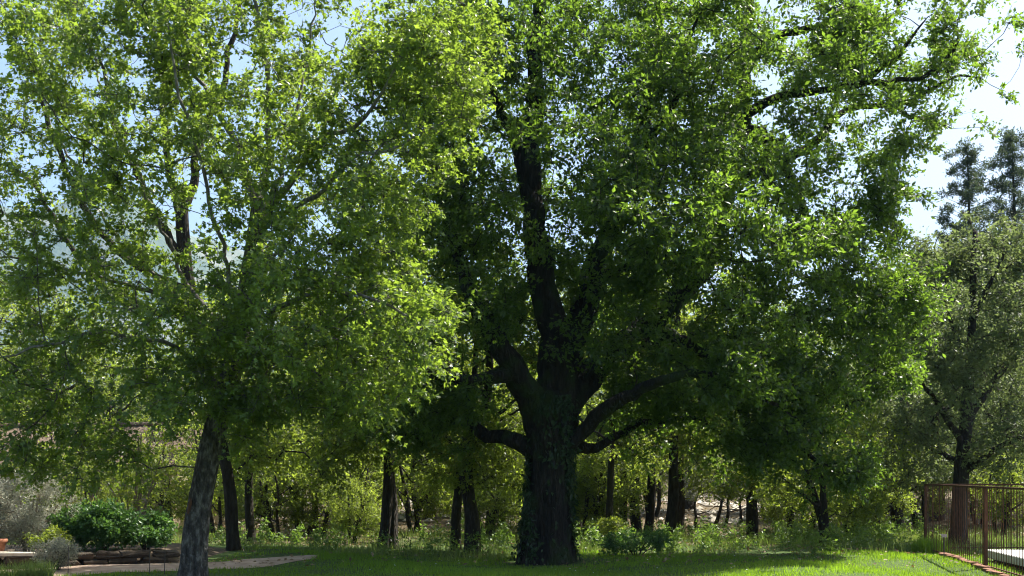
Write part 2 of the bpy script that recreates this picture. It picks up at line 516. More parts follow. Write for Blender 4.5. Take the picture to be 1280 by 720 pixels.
class Skeleton:
    def __init__(s):
        s.P = np.zeros((0, 3)); s.par = []; s.rh = []; s.chains = []

    def limb(s, P, R):
        k = int(np.argmin(np.linalg.norm(s.P - P[0], axis=1))) if len(s.P) else -1
        for p, r in zip(P, R):
            s.par.append(k); k = len(s.par) - 1
            s.rh.append(r)
        s.P = np.vstack([s.P, P])

    def grow(s, targets, seed, base):
        """Join every target to the nearest branch by a bent chain of nodes."""
        g = np.random.default_rng(seed)
        n0 = len(s.P); buf = np.zeros((n0 + len(targets) * 16 + 10, 3)); buf[:n0] = s.P; n = n0
        d = np.full(len(targets), 1e9)
        for i in range(0, len(targets), 200):
            d[i:i + 200] = np.linalg.norm(targets[i:i + 200, None] - s.P[None], axis=2).min(1)
        for ti in np.argsort(d):
            a = targets[ti]
            dv = a - buf[:n]; dist = np.linalg.norm(dv, axis=1)
            cost = dist * (1 + .35 * np.clip(-dv[:, 2] / np.maximum(dist, .01), 0, 1))
            k = int(np.argmin(cost)); L = dist[k]
            m = int(min(14, max(1, round(L / .26))))
            p0 = buf[k]; pk = s.par[k]
            dir0 = unit(p0 - buf[pk]) if pk >= 0 else np.array([0, 0, 1.])
            mid = p0 + dir0 * L * .25 + (a - p0) * .35 + np.array([0, 0, .10 * L]) + g.normal(0, .05 * L, 3)
            ids = [k]
            for j in range(1, m + 1):
                t = j / m
                q = (1 - t) ** 2 * p0 + 2 * t * (1 - t) * mid + t * t * a
                if j < m: q = q + g.normal(0, .035, 3) * min(1, L)
                buf[n] = q; s.par.append(ids[-1]); s.rh.append(0.0); ids.append(n); n += 1
            s.chains.append(ids)
        s.P = buf[:n].copy()
        acc = np.zeros(n); par = np.array(s.par)
        has = np.zeros(n, bool); has[par[par >= 0]] = True
        e = 2.35
        acc[~has] = base ** e
        for i in range(n - 1, -1, -1):
            acc[i] = max(acc[i], base ** e)
            if par[i] >= 0: acc[par[i]] += acc[i]
        s.r = np.maximum(acc ** (1 / e), 0)
        rh = np.array(s.rh)
        s.r = np.where(rh > 0, rh, np.minimum(s.r, .07))

    def branch_mesh(s, name, twigs=None, rtwig=.0045, sides=5):
        mb = MB()
        for ids in s.chains:
            P = s.P[ids]; R = s.r[ids].copy()
            R[0] = min(R[0], R[1] * 1.25)
            sd = sides if R[0] > .018 else 4 if R[0] > .01 else 3
            mb.add(*tube(P, R, sd, cap=False))
        if twigs is not None:
            V, Q = twig_arrays(*twigs, rtwig); mb.add(V, Q)
        return mb.mesh(name, smooth=True)


def make_tree(name, label, cat, base, trunks, limbs, blobs, leaf, bark, group=None, gap=None, seed=1,
              cl_r=.45, twigs=9, leaves=11, size=.09, kind='oak', up=.35, droop=.25, flat=.5, rough=.12, flare=.5, step=.22, sides=18, tip=.006, sprout=0, ridge=0.0, tsides=None, clump=.9, limb_mat=None):
    """tree > trunk (> limb ...), branchwork, crown. Points are world points; the empty stands at the base."""
    base = np.asarray(base, float)
    root = thing(name, label, cat, base, group)
    sk = Skeleton(); trunk_obj = None; sprouts = []
    for q, T in enumerate(trunks):
        L = smooth_line(T, .09 if ridge else step); P, R = L[:, :3] - base, L[:, 3]
        sk.limb(P, R)
        mb = MB(); mb.add(*tube(P, R, tsides or sides, rough, seed + q, True, flare, ridge))
        o = link('trunk', mb.mesh('trunk', True), MATS[bark], root)
        trunk_obj = trunk_obj or o
    for q, T in enumerate(limbs):
        L = smooth_line(T, step); P, R = L[:, :3] - base, L[:, 3]
        gl = np.random.default_rng(seed * 50 + q)
        wig = np.cumsum(gl.normal(0, .032, P.shape), 0); wig -= np.linspace(0, 1, len(P))[:, None] * wig[-1]
        P = P + wig + gl.normal(0, .014, P.shape) * np.clip(np.arange(len(P)) / 3, 0, 1)[:, None]
        if sprout:
            ii = gl.integers(int(len(P) * .4), len(P), sprout)
            ii[:4] = len(P) - 1; ii[4:6] = len(P) - 2
            sprouts.append(P[ii] + gl.normal(0, .38, (sprout, 3)) + [0, 0, .12])
        sk.limb(P, R)
        mb = MB(); mb.add(*tube(P, R, max(6, int(sides * .6)), rough * 1.3, seed + q * 1.7))
        link('limb', mb.mesh('limb', True), MATS[limb_mat or bark], trunk_obj)
    C = blob_points([(np.asarray(c) - base, r, n, h) for c, r, n, h in blobs], (lambda P: gap(P + base)) if gap else None, seed, clump)
    if sprouts: C = np.vstack([C] + sprouts)
    sk.grow(C, seed, tip)
    g = np.random.default_rng(seed)
    (V, Fc, at), tw = foliage(C, cl_r * g.uniform(.7, 1.25, len(C)), twigs, leaves, size, kind, up=up, droop=droop, flat=flat, seed=seed)
    tag(link('branchwork', sk.branch_mesh('branchwork', tw, .0045), MATS[bark], root), kind='stuff')
    tag(link('crown', mesh_np('crown', V, [Fc], at), MATS[leaf], root), kind='stuff')
    return root, C


def pxl(rows, d0, r0=None, r1=None):
    """Rows (px, py, depth offset[, radius px]) -> (x, y, z, r) in metres; radii taper from r0 to r1 pixels."""
    out = []
    n = len(rows)
    for i, rw in enumerate(rows):
        dd = d0 + (rw[2] if len(rw) > 2 else 0)
        r = rw[3] if len(rw) > 3 else r0 + (r1 - r0) * (i / max(1, n - 1)) ** .7
        if i == n - 1 and len(rw) < 4: r = r * .3
        out.append([*px(rw[0], rw[1], dd), r / F_PX * d0])
    return np.array(out)


def pblob(x, y, dy, rx, ry, rd, n, hollow, d0):
    d = d0 + dy
    return (px(x, y, d), (rx / F_PX * d, rd, ry / F_PX * d), n, hollow)


# ------------------------------------------------------------------ the great oak
OD = 25.0
oak_trunk = pxl([(683, 707, 0, 31), (683, 690, 0, 30), (684, 660, 0, 28), (686, 620, 0, 27), (688, 580, 0, 26.5), (689, 545, 0, 28), (690, 520, 0, 30), (690, 495, 0, 24)], OD)
oak_limbs = [
    pxl([(682, 535, 0), (656, 488, -.2), (632, 445, -.5), (606, 405, -.6), (584, 365, -.5), (566, 310, -.3), (552, 250, 0), (545, 190, .4)], OD, 23, 3),
    pxl([(646, 466, -.3), (602, 476, -.8), (560, 480, -1.2), (510, 470, -1.8), (465, 488, -2.2)], OD, 10, 2.5),
    pxl([(676, 566, 0), (640, 548, .3), (610, 543, .6), (575, 526, .9), (520, 505, 1.5), (460, 512, 2)], OD, 13, 3),
    pxl([(690, 525, .1), (688, 440, .1), (685, 380, 0), (677, 320, 0), (670, 270, 0), (664, 200, .2), (668, 120, .4), (676, 30, .4), (682, -90, .4)], OD, 26, 6),
    pxl([(692, 530, .2), (714, 430, .6), (742, 345, .9), (768, 290, 1.2), (786, 210, 1.4), (806, 120, 1.6), (820, 20, 1.6), (828, -90, 1.6)], OD, 21, 5),
    pxl([(700, 556, -.1), (742, 524, -.5), (782, 492, -1), (825, 470, -1.6), (870, 462, -1.4), (930, 480, -.9), (990, 520, -.4)], OD, 11, 2.5),
    pxl([(694, 535, .3), (752, 462, 1), (820, 405, 1.8), (875, 345, 2.3), (905, 280, 2.5), (916, 218, 2.5), (930, 155, 2.5), (928, 80, 2.5), (942, -10, 2.5)], OD, 20, 7),
    pxl([(800, 422, 1.5), (850, 425, .8), (900, 448, .3), (950, 475, .6), (985, 520, .8), (1012, 572, .9), (1050, 590, .9)], OD, 11, 2),
    pxl([(700, 552, .3), (750, 548, 1), (800, 527, 1.5), (850, 520, 2), (905, 545, 2.5)], OD, 8, 2),
    pxl([(929, 165, 2.5), (955, 168, 2.3), (978, 198, 2.0), (1000, 232, 1.8), (1012, 290, 1.5), (1060, 330, 1.2)], OD, 9, 2.5),
    pxl([(930, 140, 2.5), (958, 122, 2.2), (1000, 113, 1.8), (1045, 103, 1.4), (1090, 85, 1.2), (1130, 55, 1), (1160, 20, 1)], OD, 8, 2),
    pxl([(916, 225, 2.5), (970, 205, 2.8), (1005, 190, 3.2), (1035, 155, 3.4), (1062, 138, 3.5), (1110, 132, 3.5), (1150, 150, 3.4), (1190, 160, 3.3)], OD, 9, 2),
    pxl([(930, 90, 2.5), (960, 55, 2.2), (1010, 35, 1.8), (1060, 10, 1.4), (1100, -40, 1.2)], OD, 8, 2),
    pxl([(671, 280, 0), (642, 205, .6), (612, 125, 1), (592, 40, 1.4), (580, -60, 1.6)], OD, 10, 3),
    pxl([(1050, 102, 1.4), (1110, 98, 1.3), (1160, 88, 1.2), (1190, 60, 1.1), (1203, 12, 1.0)], OD, 5, 1.3),
    pxl([(1112, 132, 3.5), (1165, 112, 3.2), (1200, 92, 3.0), (1228, 98, 2.8)], OD, 4, 1.0),
    pxl([(786, 215, 1.4), (830, 160, .6), (860, 90, 0), (880, 10, -.4)], OD, 8, 2.5),
    pxl([(742, 350, .9), (800, 330, -.4), (860, 320, -1.4), (930, 330, -2.2)], OD, 9, 2.5),
]


def win(P, x0, x1, y0, y1):
    X = 640 + P[:, 0] / P[:, 1] * F_PX; Y = HZ - (P[:, 2] - EYE) / P[:, 1] * F_PX
    return (X > x0) & (X < x1) & (Y > y0) & (Y < y1)


def oak_gap(P):
    g = np.random.default_rng(5)
    k = np.ones(len(P), bool)
    front = P[:, 1] < OD + .9
    u = g.uniform(0, 1, len(P))
    k &= ~(front & win(P, 640, 780, 255, 345) & (u < .25))
    k &= ~(front & win(P, 590, 720, 420, 505) & (u < .8))
    k &= ~win(P, 625, 745, 500, 760)
    k &= ~(win(P, 590, 900, 500, 580) & (u < .45))
    k &= ~(win(P, 430, 900, 590, 760))
    k &= ~(win(P, 900, 930, 170, 300) & (P[:, 1] < OD + 2.6) & (u < .5))
    k &= ~(win(P, 1030, 1120, 140, 230) & (u < .4))
    k &= ~(win(P, 1160, 1400, 150, 290) & (u < .93))
    k &= ~win(P, 1235, 1500, -400, 760)
    return k


oak_blobs = [pblob(*a, OD) for a in (
    (690, 190, .4, 190, 200, 3.8, 300, .25), (770, -30, .8, 260, 110, 3.4, 200, .2), (560, 400, .2, 110, 140, 3.2, 190, .2),
    (590, 190, .8, 110, 190, 2.6, 210, .15), (880, 320, .2, 190, 140, 4.0, 240, .25), (1010, 400, 1.4, 120, 140, 2.5, 210, .25),
    (960, 130, 1.2, 150, 140, 3.2, 190, .15), (1080, 60, 1.4, 100, 90, 2.2, 60, .1), (1165, 95, 2.0, 60, 80, 1.2, 16, .1), (1110, 175, 2.2, 60, 60, 1.4, 26, .1), (1085, 265, 1.2, 55, 60, 1.8, 50, .1),
    (1105, 390, 1.5, 62, 110, 1.8, 110, .3), (1045, 575, .9, 48, 36, 1.1, 34, .1), (780, 400, .6, 170, 90, 3.2, 150, .2), (830, 120, .8, 110, 140, 3.0, 130, .1),
    (960, 500, .8, 100, 70, 1.9, 90, .2), (500, 500, .8, 90, 60, 2.2, 70, .2), (880, 480, 1.5, 120, 60, 2.0, 60, .1), (820, 250, -2.2, 110, 110, 1.6, 70, .1), (880, 468, -1.8, 90, 40, 1.0, 40, .1), (555, 525, .6, 95, 45, 2.0, 44, .1), (810, 525, 1.6, 90, 45, 1.8, 40, .1), (940, 560, 1.0, 80, 45, 1.5, 36, .1))]
oak, oakC = make_tree('oak_tree', 'huge spreading oak with thick ivy-clad trunk and dark heavy limbs', 'tree', px(684, 707, OD) * [1, 1, 0] + [0, 0, gz(px(684, 707, OD)[0], OD) - .05],
                      [oak_trunk], oak_limbs, oak_blobs, 'oak_leaf', 'oak_bark', gap=oak_gap, seed=3, cl_r=.46, twigs=10, leaves=12, size=.098, kind='small', rough=.14, flare=.5, sides=28, tip=.0055, sprout=17, flat=.35, ridge=.085, tsides=72)


def ivy_on(root, trunk, r_add, n, seed, d_min=0., d_max=1e9):
    g = np.random.default_rng(seed)
    L = smooth_line(trunk, .05); base = np.array(root.location)
    i = g.integers(0, len(L), n); th = g.uniform(0, 2 * math.pi, n)
    lobes = np.sin(th * 2 + L[i, 2] * 1.3) + np.sin(th * 5 + L[i, 2] * 2.1) * .6
    ok = (lobes > g.uniform(-.7, 1.0, n)) & (L[i, 2] > d_min) & (L[i, 2] < d_max); i, th = i[ok], th[ok]
    o = np.stack([np.cos(th), np.sin(th), np.zeros(len(th))], 1)
    fl = 1 + .3 * np.exp(-(L[i, 2]) / .4)
    P = L[i, :3] + o * (L[i, 3:4] * fl[:, None] * 1.02 + g.uniform(.0, r_add, (len(th), 1))) - base
    A = g.normal(0, .5, (len(th), 3)) + np.array([0, 0, -.7]); N = o + g.normal(0, .45, (len(th), 3))
    V, Fc, at = leaf_arrays(P, A, N, g.uniform(.06, .14, len(th)), 'small', g.uniform(0, 1, len(th)))
    o2 = tag(link('ivy', mesh_np('ivy', V, [Fc], at), MATS['ivy_leaf'], root), 'dark ivy leaves climbing the trunk', kind='stuff')
    return o2


ivy_on(oak, oak_trunk, .08, 6500, 21)

# ------------------------------------------------------------------ the leaning tree in front, left
MD = 20.45
maple_trunk = pxl([(240, 730, 0, 21), (242, 705, 0, 18.5), (247, 650, 0, 17.5), (256, 600, 0, 17), (265, 555, 0, 16.5), (277, 510, 0, 15.5), (290, 460, 0, 15), (303, 400, 0, 14),
                   (313, 340, 0, 13.5), (321, 285, 0, 13), (325, 250, 0, 10)], MD)
maple_trunk[:, 3] *= .85
maple_limbs = [
    pxl([(323, 264, 0), (308, 215, .2), (296, 185, .4), (282, 155, .6), (266, 112, .8), (236, 65, 1), (215, 15, 1.2), (205, -60, 1.3)], MD, 8, 2),
    pxl([(324, 262, 0), (332, 225, .1), (338, 190, .2), (334, 140, .1), (328, 80, 0), (322, 10, 0), (318, -80, 0)], MD, 9, 3),
    pxl([(323, 275, 0), (348, 242, -.2), (372, 212, -.4), (392, 180, -.6), (415, 165, -.8), (445, 150, -1), (480, 110, -1.2), (505, 50, -1.4)], MD, 9, 2),
    pxl([(320, 296, 0), (352, 264, -.6), (390, 235, -1.1), (420, 207, -1.4), (455, 190, -1.7), (505, 180, -2), (560, 150, -2.2)], MD, 6, 1.6),
    pxl([(301, 412, 0), (252, 390, .4), (195, 365, .9), (120, 350, 1.2), (40, 330, 1.4), (-50, 310, 1.5)], MD, 7, 2),
    pxl([(284, 485, 0), (222, 442, -.6), (140, 420, -1.2), (60, 430, -1.5), (-30, 460, -1.6)], MD, 6, 1.8),
    pxl([(302, 405, 0), (360, 380, -1), (420, 368, -1.8), (490, 380, -2.3), (545, 410, -2.6)], MD, 6, 1.5),
    pxl([(290, 462, 0), (340, 448, -.5), (400, 465, -.8), (455, 505, -1)], MD, 5, 1.5),
    pxl([(313, 345, 0), (325, 322, -1.2), (345, 312, -2.2), (352, 330, -3)], MD, 5, 1.5),
    pxl([(303, 400, 0), (286, 330, -.6), (263, 250, -1), (237, 160, -1.3), (216, 80, -1.5), (205, 0, -1.6)], MD, 5.5, 1.6),
    pxl([(297, 430, 0), (256, 370, .6), (215, 290, 1.1), (172, 200, 1.5), (132, 110, 1.8), (100, 25, 2)], MD, 5.5, 1.6),
    pxl([(291, 455, 0), (232, 400, .8), (160, 320, 1.4), (100, 230, 1.8), (62, 140, 2), (40, 50, 2)], MD, 5, 1.5),
    pxl([(320, 300, 0), (345, 220, .5), (372, 130, .9), (392, 50, 1.1), (400, -40, 1.2)], MD, 5, 1.5),
]


for L_ in maple_limbs:
    L_[:, 3] *= .66


def maple_gap(P):
    g = np.random.default_rng(6)
    k = np.ones(len(P), bool); u = g.uniform(0, 1, len(P))
    front = P[:, 1] < MD + .4
    k &= ~(front & win(P, 300, 420, 165, 330) & (u < .5))
    k &= ~(win(P, -40, 90, 190, 330) & (u < .5))
    k &= ~(win(P, 215, 292, 520, 760))
    k &= ~(win(P, 225, 700, 575, 760))
    k &= ~(win(P, -200, 700, 612, 760))
    k &= ~(win(P, 590, 1200, 150, 760))
    return k


maple_blobs = [pblob(*a, MD) for a in (
    (300, 90, .2, 250, 170, 3.2, 130, .2), (300, -100, .2, 240, 110, 3.0, 60, .1), (490, 120, -.9, 110, 130, 2.0, 90, .1), (560, 70, -1.2, 70, 80, 1.4, 34, .1),
    (90, 120, .4, 190, 170, 2.6, 70, .1), (110, 330, .3, 190, 150, 3.0, 90, .2), (60, 480, -.4, 170, 95, 2.6, 90, .1), (230, 460, -.8, 130, 110, 2.6, 84, .15),
    (380, 400, -1.2, 140, 130, 2.6, 104, .15), (480, 430, -1.6, 80, 90, 1.6, 44, .1), (430, 270, -1.2, 110, 100, 2.0, 60, .1), (400, 500, -.6, 100, 45, 1.6, 30, .1), (-110, 260, 0, 120, 230, 2.6, 50, .1),
    (110, 570, -.2, 110, 40, 1.6, 26, .1), (300, 425, -1.3, 75, 60, .8, 22, .1), (297, 512, -1.0, 55, 32, .6, 18, .1), (130, 60, -.6, 150, 120, 1.8, 60, .1), (330, 200, -1.4, 120, 120, 1.2, 40, .1), (60, 260, -.6, 130, 100, 1.6, 44, .1))]
mb_ = px(240, 730, MD)
maple, _ = make_tree('leaning_tree', 'slender leaning tree with scarred grey trunk and bright lobed leaves beside the path', 'tree',
                     (mb_[0], MD, float(gz(mb_[0], MD)) - .04), [maple_trunk], maple_limbs, maple_blobs, 'maple_leaf', 'maple_bark', gap=maple_gap, seed=8,
                     cl_r=.42, twigs=10, leaves=12, size=.076, kind='maple', up=.3, droop=.3, flat=.6, rough=.09, flare=.45, sides=22, tip=.005, sprout=12, ridge=.07, tsides=48, clump=2.2, limb_mat='limb_bark')


def scar():
    """The reddish bare patch where a limb came away, hugging the trunk's front."""
    L = smooth_line(maple_trunk, .05); base = np.array(maple.location)
    s = L[(L[:, 2] > 1.02) & (L[:, 2] < 1.34)]
    n = len(s); V = []
    for i, p in enumerate(s):
        w = math.sin(math.pi * (i + .5) / n) * .34 + .06 + .07 * math.sin(i * 2.3)
        for a in np.linspace(-w, w, 7):
            th = math.radians(-128) + a * .55
            r = p[3] * 1.06 + .012 - .02 * abs(a)
            V.append(p[:3] + np.array([math.cos(th) * r, math.sin(th) * r, 0]) - base)
    i = (np.arange(n - 1)[:, None] * 7 + np.arange(6)[None]).ravel()
    return mesh_np('bare_patch', np.array(V), [np.stack([i, i + 1, i + 8, i + 7], 1)], smooth=True)


tag(link('bare_patch', scar(), MATS['bare_wood'], maple), 'reddish bare wood where the bark is gone')

# ------------------------------------------------------------------ tree behind it, whose steep limbs fill the upper left
TD = 27.5
t2_trunk = pxl([(292, 692, 0, 9), (290, 660, 0, 8), (286, 600, 0, 7.5), (265, 500, 0, 7.5), (244, 400, 0, 7.5), (230, 310, 0, 8), (227, 250, 0, 8)], TD)
t2_limbs = [
    pxl([(229, 300, 0), (215, 210, .3), (205, 120, .5), (196, 40, .6), (190, -70, .6)], TD, 6, 2),
    pxl([(230, 325, 0), (192, 270, -.3), (166, 190, -.6), (142, 110, -.8), (112, 35, -1)], TD, 6, 1.6),
    pxl([(236, 365, 0), (172, 330, -.4), (112, 262, -.8), (77, 182, -1), (52, 108, -1.2), (30, 30, -1.3)], TD, 6, 1.6),
    pxl([(243, 400, 0), (155, 378, .3), (92, 305, .5), (42, 232, .6), (-20, 195, .6)], TD, 5.5, 1.6),
    pxl([(227, 265, 0), (258, 180, .4), (288, 90, .6), (300, 0, .7), (305, -80, .7)], TD, 6, 2),
    pxl([(262, 480, 0), (330, 430, .6), (400, 400, 1), (470, 340, 1.4), (520, 250, 1.6)], TD, 6, 1.8)]
t2_blobs = [pblob(*a, TD) for a in ((200, 100, .2, 160, 160, 2.4, 80, .1), (60, 160, -.4, 110, 130, 2.0, 34, .1), (300, 530, .6, 70, 60, 1.6, 30, .1),
                                   (430, 330, .9, 110, 150, 2.0, 60, .1), (420, 140, .8, 120, 130, 2.2, 60, .1), (210, -90, 0, 160, 90, 2.2, 40, .1), (370, 560, .6, 100, 60, 1.8, 50, .1))]
t2b = px(291, 692, TD)
make_tree('wood_tree', 'tree with steep fanning limbs standing just behind the leaning tree', 'tree', (t2b[0], TD, float(gz(t2b[0], TD)) - .04), [t2_trunk], t2_limbs, t2_blobs,
          'wood_leaf', 'wood_bark', seed=14, cl_r=.48, twigs=8, leaves=9, size=.10, kind='small', rough=.1, sides=14, sprout=6)

# ------------------------------------------------------------------ the evergreen by the rusty enclosure
HD = 30.0
ho_trunk = pxl([(1197, 686, 0, 12), (1198, 660, 0, 10), (1201, 600, 0, 9.5), (1207, 530, 0, 8), (1212, 460, 0, 6), (1216, 390, 0, 4.5), (1217, 330, 0, 3.5), (1219, 290, 0, 3)], HD)
ho_limbs = [pxl([(1206, 540, 0), (1240, 480, .4), (1275, 440, .7), (1320, 400, 1)], HD, 6, 2), pxl([(1204, 560, 0), (1180, 510, -.4), (1150, 460, -.7), (1140, 400, -.8)], HD, 5, 1.6),
            pxl([(1213, 455, 0), (1190, 400, .3), (1180, 340, .4)], HD, 4, 1.4), pxl([(1202, 590, 0), (1250, 560, -.8), (1300, 540, -1.2), (1340, 530, -1.4)], HD, 5, 1.6),
            pxl([(1202, 580, 0), (1160, 560, .8), (1120, 530, 1.4)], HD, 4, 1.4), pxl([(1215, 400, 0), (1245, 345, -.3), (1262, 300, -.4)], HD, 4, 1.4)]
ho_blobs = [pblob(*a, HD) for a in ((1210, 380, 0, 85, 110, 2.2, 170, .2), (1280, 430, .4, 80, 120, 2.2, 110, .2), (1150, 470, -.2, 60, 100, 1.8, 90, .1), (1270, 540, -.6, 90, 50, 1.8, 70, .1),
                                   (1130, 560, .8, 60, 50, 1.4, 50, .1), (1250, 310, 0, 60, 40, 1.4, 30, .1), (1360, 400, 0, 90, 150, 2.2, 70, .1), (1215, 440, -1.4, 70, 80, .8, 60, .1), (1180, 330, .4, 50, 50, 1.2, 40, .1))]
hb = px(1197, 686, HD)
make_tree('evergreen_oak', 'dull olive evergreen oak with straight dark trunk behind the rusty enclosure', 'tree', (hb[0], HD, float(gz(hb[0], HD)) - .04), [ho_trunk], ho_limbs, ho_blobs,
          'holm_leaf', 'wood_bark', seed=31, cl_r=.42, twigs=8, leaves=10, size=.088, kind='small', rough=.1, sides=14, up=.2, sprout=12)


# ------------------------------------------------------------------ trees of the wood: a few kinds, then copies
def proto(name, h, r0, crown, seed, leaf, bark, lean=(0, 0), fork=.35, nl=6, stems=1, **kw):
    """A generic tree at the origin: stems with limbs into the crown ellipsoids ((x,y,z),(rx,ry,rz),n)."""
    g = np.random.default_rng(seed); trunks = []; limbs = []
    for s in range(stems):
        a = g.uniform(0, 6.28); off = np.array([math.cos(a), math.sin(a)]) * (r0 * 1.1 if stems > 1 else 0)
        sp = (.16 * h if stems > 1 else 0)
        P = []
        for t in (0, .12, .3, .5, .72, .95):
            w = g.normal(0, .034 * h, 2) * min(t * 1.6, 1)
            P.append([off[0] + lean[0] * t * h + math.cos(a) * sp * t + w[0], off[1] + lean[1] * t * h + math.sin(a) * sp * t + w[1], t * h, r0 * (1 - .82 * t) * (1 if s == 0 else .75)])
        P = np.array(P); trunks.append(P)
        L = smooth_line(P, .2)
        for q in range(nl):
            t = fork + (.9 - fork) * q / nl; i = int(t * (len(L) - 1)); b = L[i]
            an = q * 2.4 + g.uniform(-.5, .5) + s; ln = h * (.34 - .15 * t) * g.uniform(.8, 1.2)
            d = np.array([math.cos(an), math.sin(an), 0])
            pts = [b[:3] + d * ln * u + np.array([0, 0, ln * (.55 * u + .15 * u * u)]) + g.normal(0, .05, 3) * u for u in (0, .3, .6, 1)]
            rr = b[3] * .6
            limbs.append(np.array([[*p, rr * (1 - .78 * k / 3)] for k, p in enumerate(pts)]))
    blobs = [(np.array(c, float), r, n, .15) for c, r, n in crown]
    root, _ = make_tree(name, 'x', 'tree', (0, 0, 0), trunks, limbs, blobs, leaf, bark, seed=seed, rough=.12, sides=12, flare=.4, **kw)
    return root


def kids(o):
    return [c for c in bpy.data.objects if c.parent == o]


TREE_KIDS = {}


def copy_tree(src, loc, rz, sc_, label, group, lean=(0, 0), name=None):
    if src.name not in TREE_KIDS:
        TREE_KIDS[src.name] = [(c, kids(c)) for c in kids(src)]
    r = src.copy(); COL.objects.link(r)
    if name: r.name = name
    r.location = loc; r.rotation_euler = (lean[1], lean[0], rz); r.scale = sc_
    r['label'] = label
    if group: r['group'] = group
    elif 'group' in r: del r['group']
    for c, gk in TREE_KIDS[src.name]:
        c2 = c.copy(); COL.objects.link(c2); c2.parent = r
        for d in gk:
            d2 = d.copy(); COL.objects.link(d2); d2.parent = c2
    return r


broad = proto('broadleaf_tree', 8.2, .23, [((0, 0, 5.6), (2.7, 2.7, 2.4), 100), ((.9, -.5, 3.0), (2.0, 2.0, 1.1), 90), ((-1.2, .4, 2.7), (1.7, 1.8, 1.0), 70)], 41, 'wood_leaf', 'wood_bark',
              nl=7, cl_r=.52, twigs=7, leaves=9, size=.125, kind='small', sprout=4)
slim = proto('slender_tree', 9.0, .15, [((0, 0, 6.4), (1.9, 1.9, 2.4), 52), ((.3, .2, 3.2), (1.6, 1.6, 1.1), 70)], 47, 'wood_leaf', 'wood_bark', nl=6, lean=(.03, 0),
             cl_r=.5, twigs=7, leaves=9, size=.12, kind='small', sprout=4)
bushy = proto('bushy_tree', 5.2, .13, [((0, 0, 3.0), (2.0, 2.0, 1.5), 110), ((.5, -.4, 1.6), (1.8, 1.8, .9), 100)], 53, 'wood_leaf', 'wood_bark', nl=4, stems=3, fork=.25,
              cl_r=.45, twigs=7, leaves=9, size=.11, kind='small')
olive = proto('olive_tree', 3.0, .075, [((.15, 0, 2.3), (1.15, 1.15, .9), 80), ((.2, .1, 3.0), (.8, .8, .5), 26)], 59, 'olive_leaf', 'wood_bark', nl=4, lean=(.1, 0), fork=.4,
              cl_r=.34, twigs=8, leaves=12, size=.06, kind='narrow')
darkb = proto('evergreen_tree', 8.0, .2, [((0, 0, 4.8), (2.6, 2.6, 2.8), 200), ((0, 0, 2.2), (2.3, 2.3, 1.0), 100)], 61, 'holm_leaf', 'wood_bark', nl=7, stems=1,
              cl_r=.48, twigs=7, leaves=10, size=.105, kind='small')


def pine_proto():
    g = np.random.default_rng(67); h = 15.0
    root = thing('pine_tree', 'x', 'tree')
    mb = MB(); P = np.array([[.1 * math.sin(z * .4), .1 * math.cos(z * .33), z, .24 * (1 - z / h * .93)] for z in np.linspace(0, h, 14)])
    mb.add(*tube(P[:, :3], P[:, 3], 10, .08, 1, True, .3))
    tr = link('trunk', mb.mesh('trunk', True), MATS['wood_bark'], root)
    C = []; bm = MB()
    for q in range(96):
        z = 3.2 + (h - 3.4) * q / 95; t = (z - 3) / (h - 3); ln = (2.9 * (1 - t) ** .75 + .25) * g.uniform(.7, 1.15); a = q * 2.4 + g.uniform(-.4, .4)
        d = np.array([math.cos(a), math.sin(a), .12 + .25 * t]); p0 = np.array([.1 * math.sin(z * .4), .1 * math.cos(z * .33), z])
        pts = np.array([p0 + d * ln * u + np.array([0, 0, .12 * ln * u * u]) for u in (0, .4, .7, 1)])
        bm.add(*tube(pts, .03 * (1 - .8 * np.array([0, .4, .7, 1])) * (1.3 - t), 4, cap=False))
        for u in np.linspace(.3, 1, max(2, int(ln / .36))):
            C.append(p0 + d * ln * u + np.array([0, 0, .12 * ln * u * u]) + g.normal(0, .09, 3))
    (V, Fc, at), tw = foliage(np.array(C), (.32), 10, 20, .13, 'narrow', up=.25, droop=.05, flat=.2, seed=4)
    tag(link('branchwork', bm.mesh('branchwork', True), MATS['wood_bark'], root), kind='stuff')
    tag(link('crown', mesh_np('crown', V, [Fc], at), MATS['pine_leaf'], root), kind='stuff')
    return root


pine = pine_proto()
USED = set()


def plant(src, x, d, s, label, group=None, rz=None, lean=(0, 0), sz=None, name=None):
    """Stand a tree at photo column x, d metres ahead."""
    X = (x - 640) / F_PX * d
    loc = (X, d, float(gz(X, d)) - .05)
    rz = rng.uniform(0, 6.28) if rz is None else rz
    scl = (s, s, sz or s)
    if src.name in USED:
        return copy_tree(src, loc, rz, scl, label, group, lean, name)
    TREE_KIDS[src.name] = [(c, kids(c)) for c in kids(src)]
    USED.add(src.name)
    src.location = loc; src.rotation_euler = (lean[1], lean[0], rz); src.scale = scl; src['label'] = label
    if group: src['group'] = group
    return src


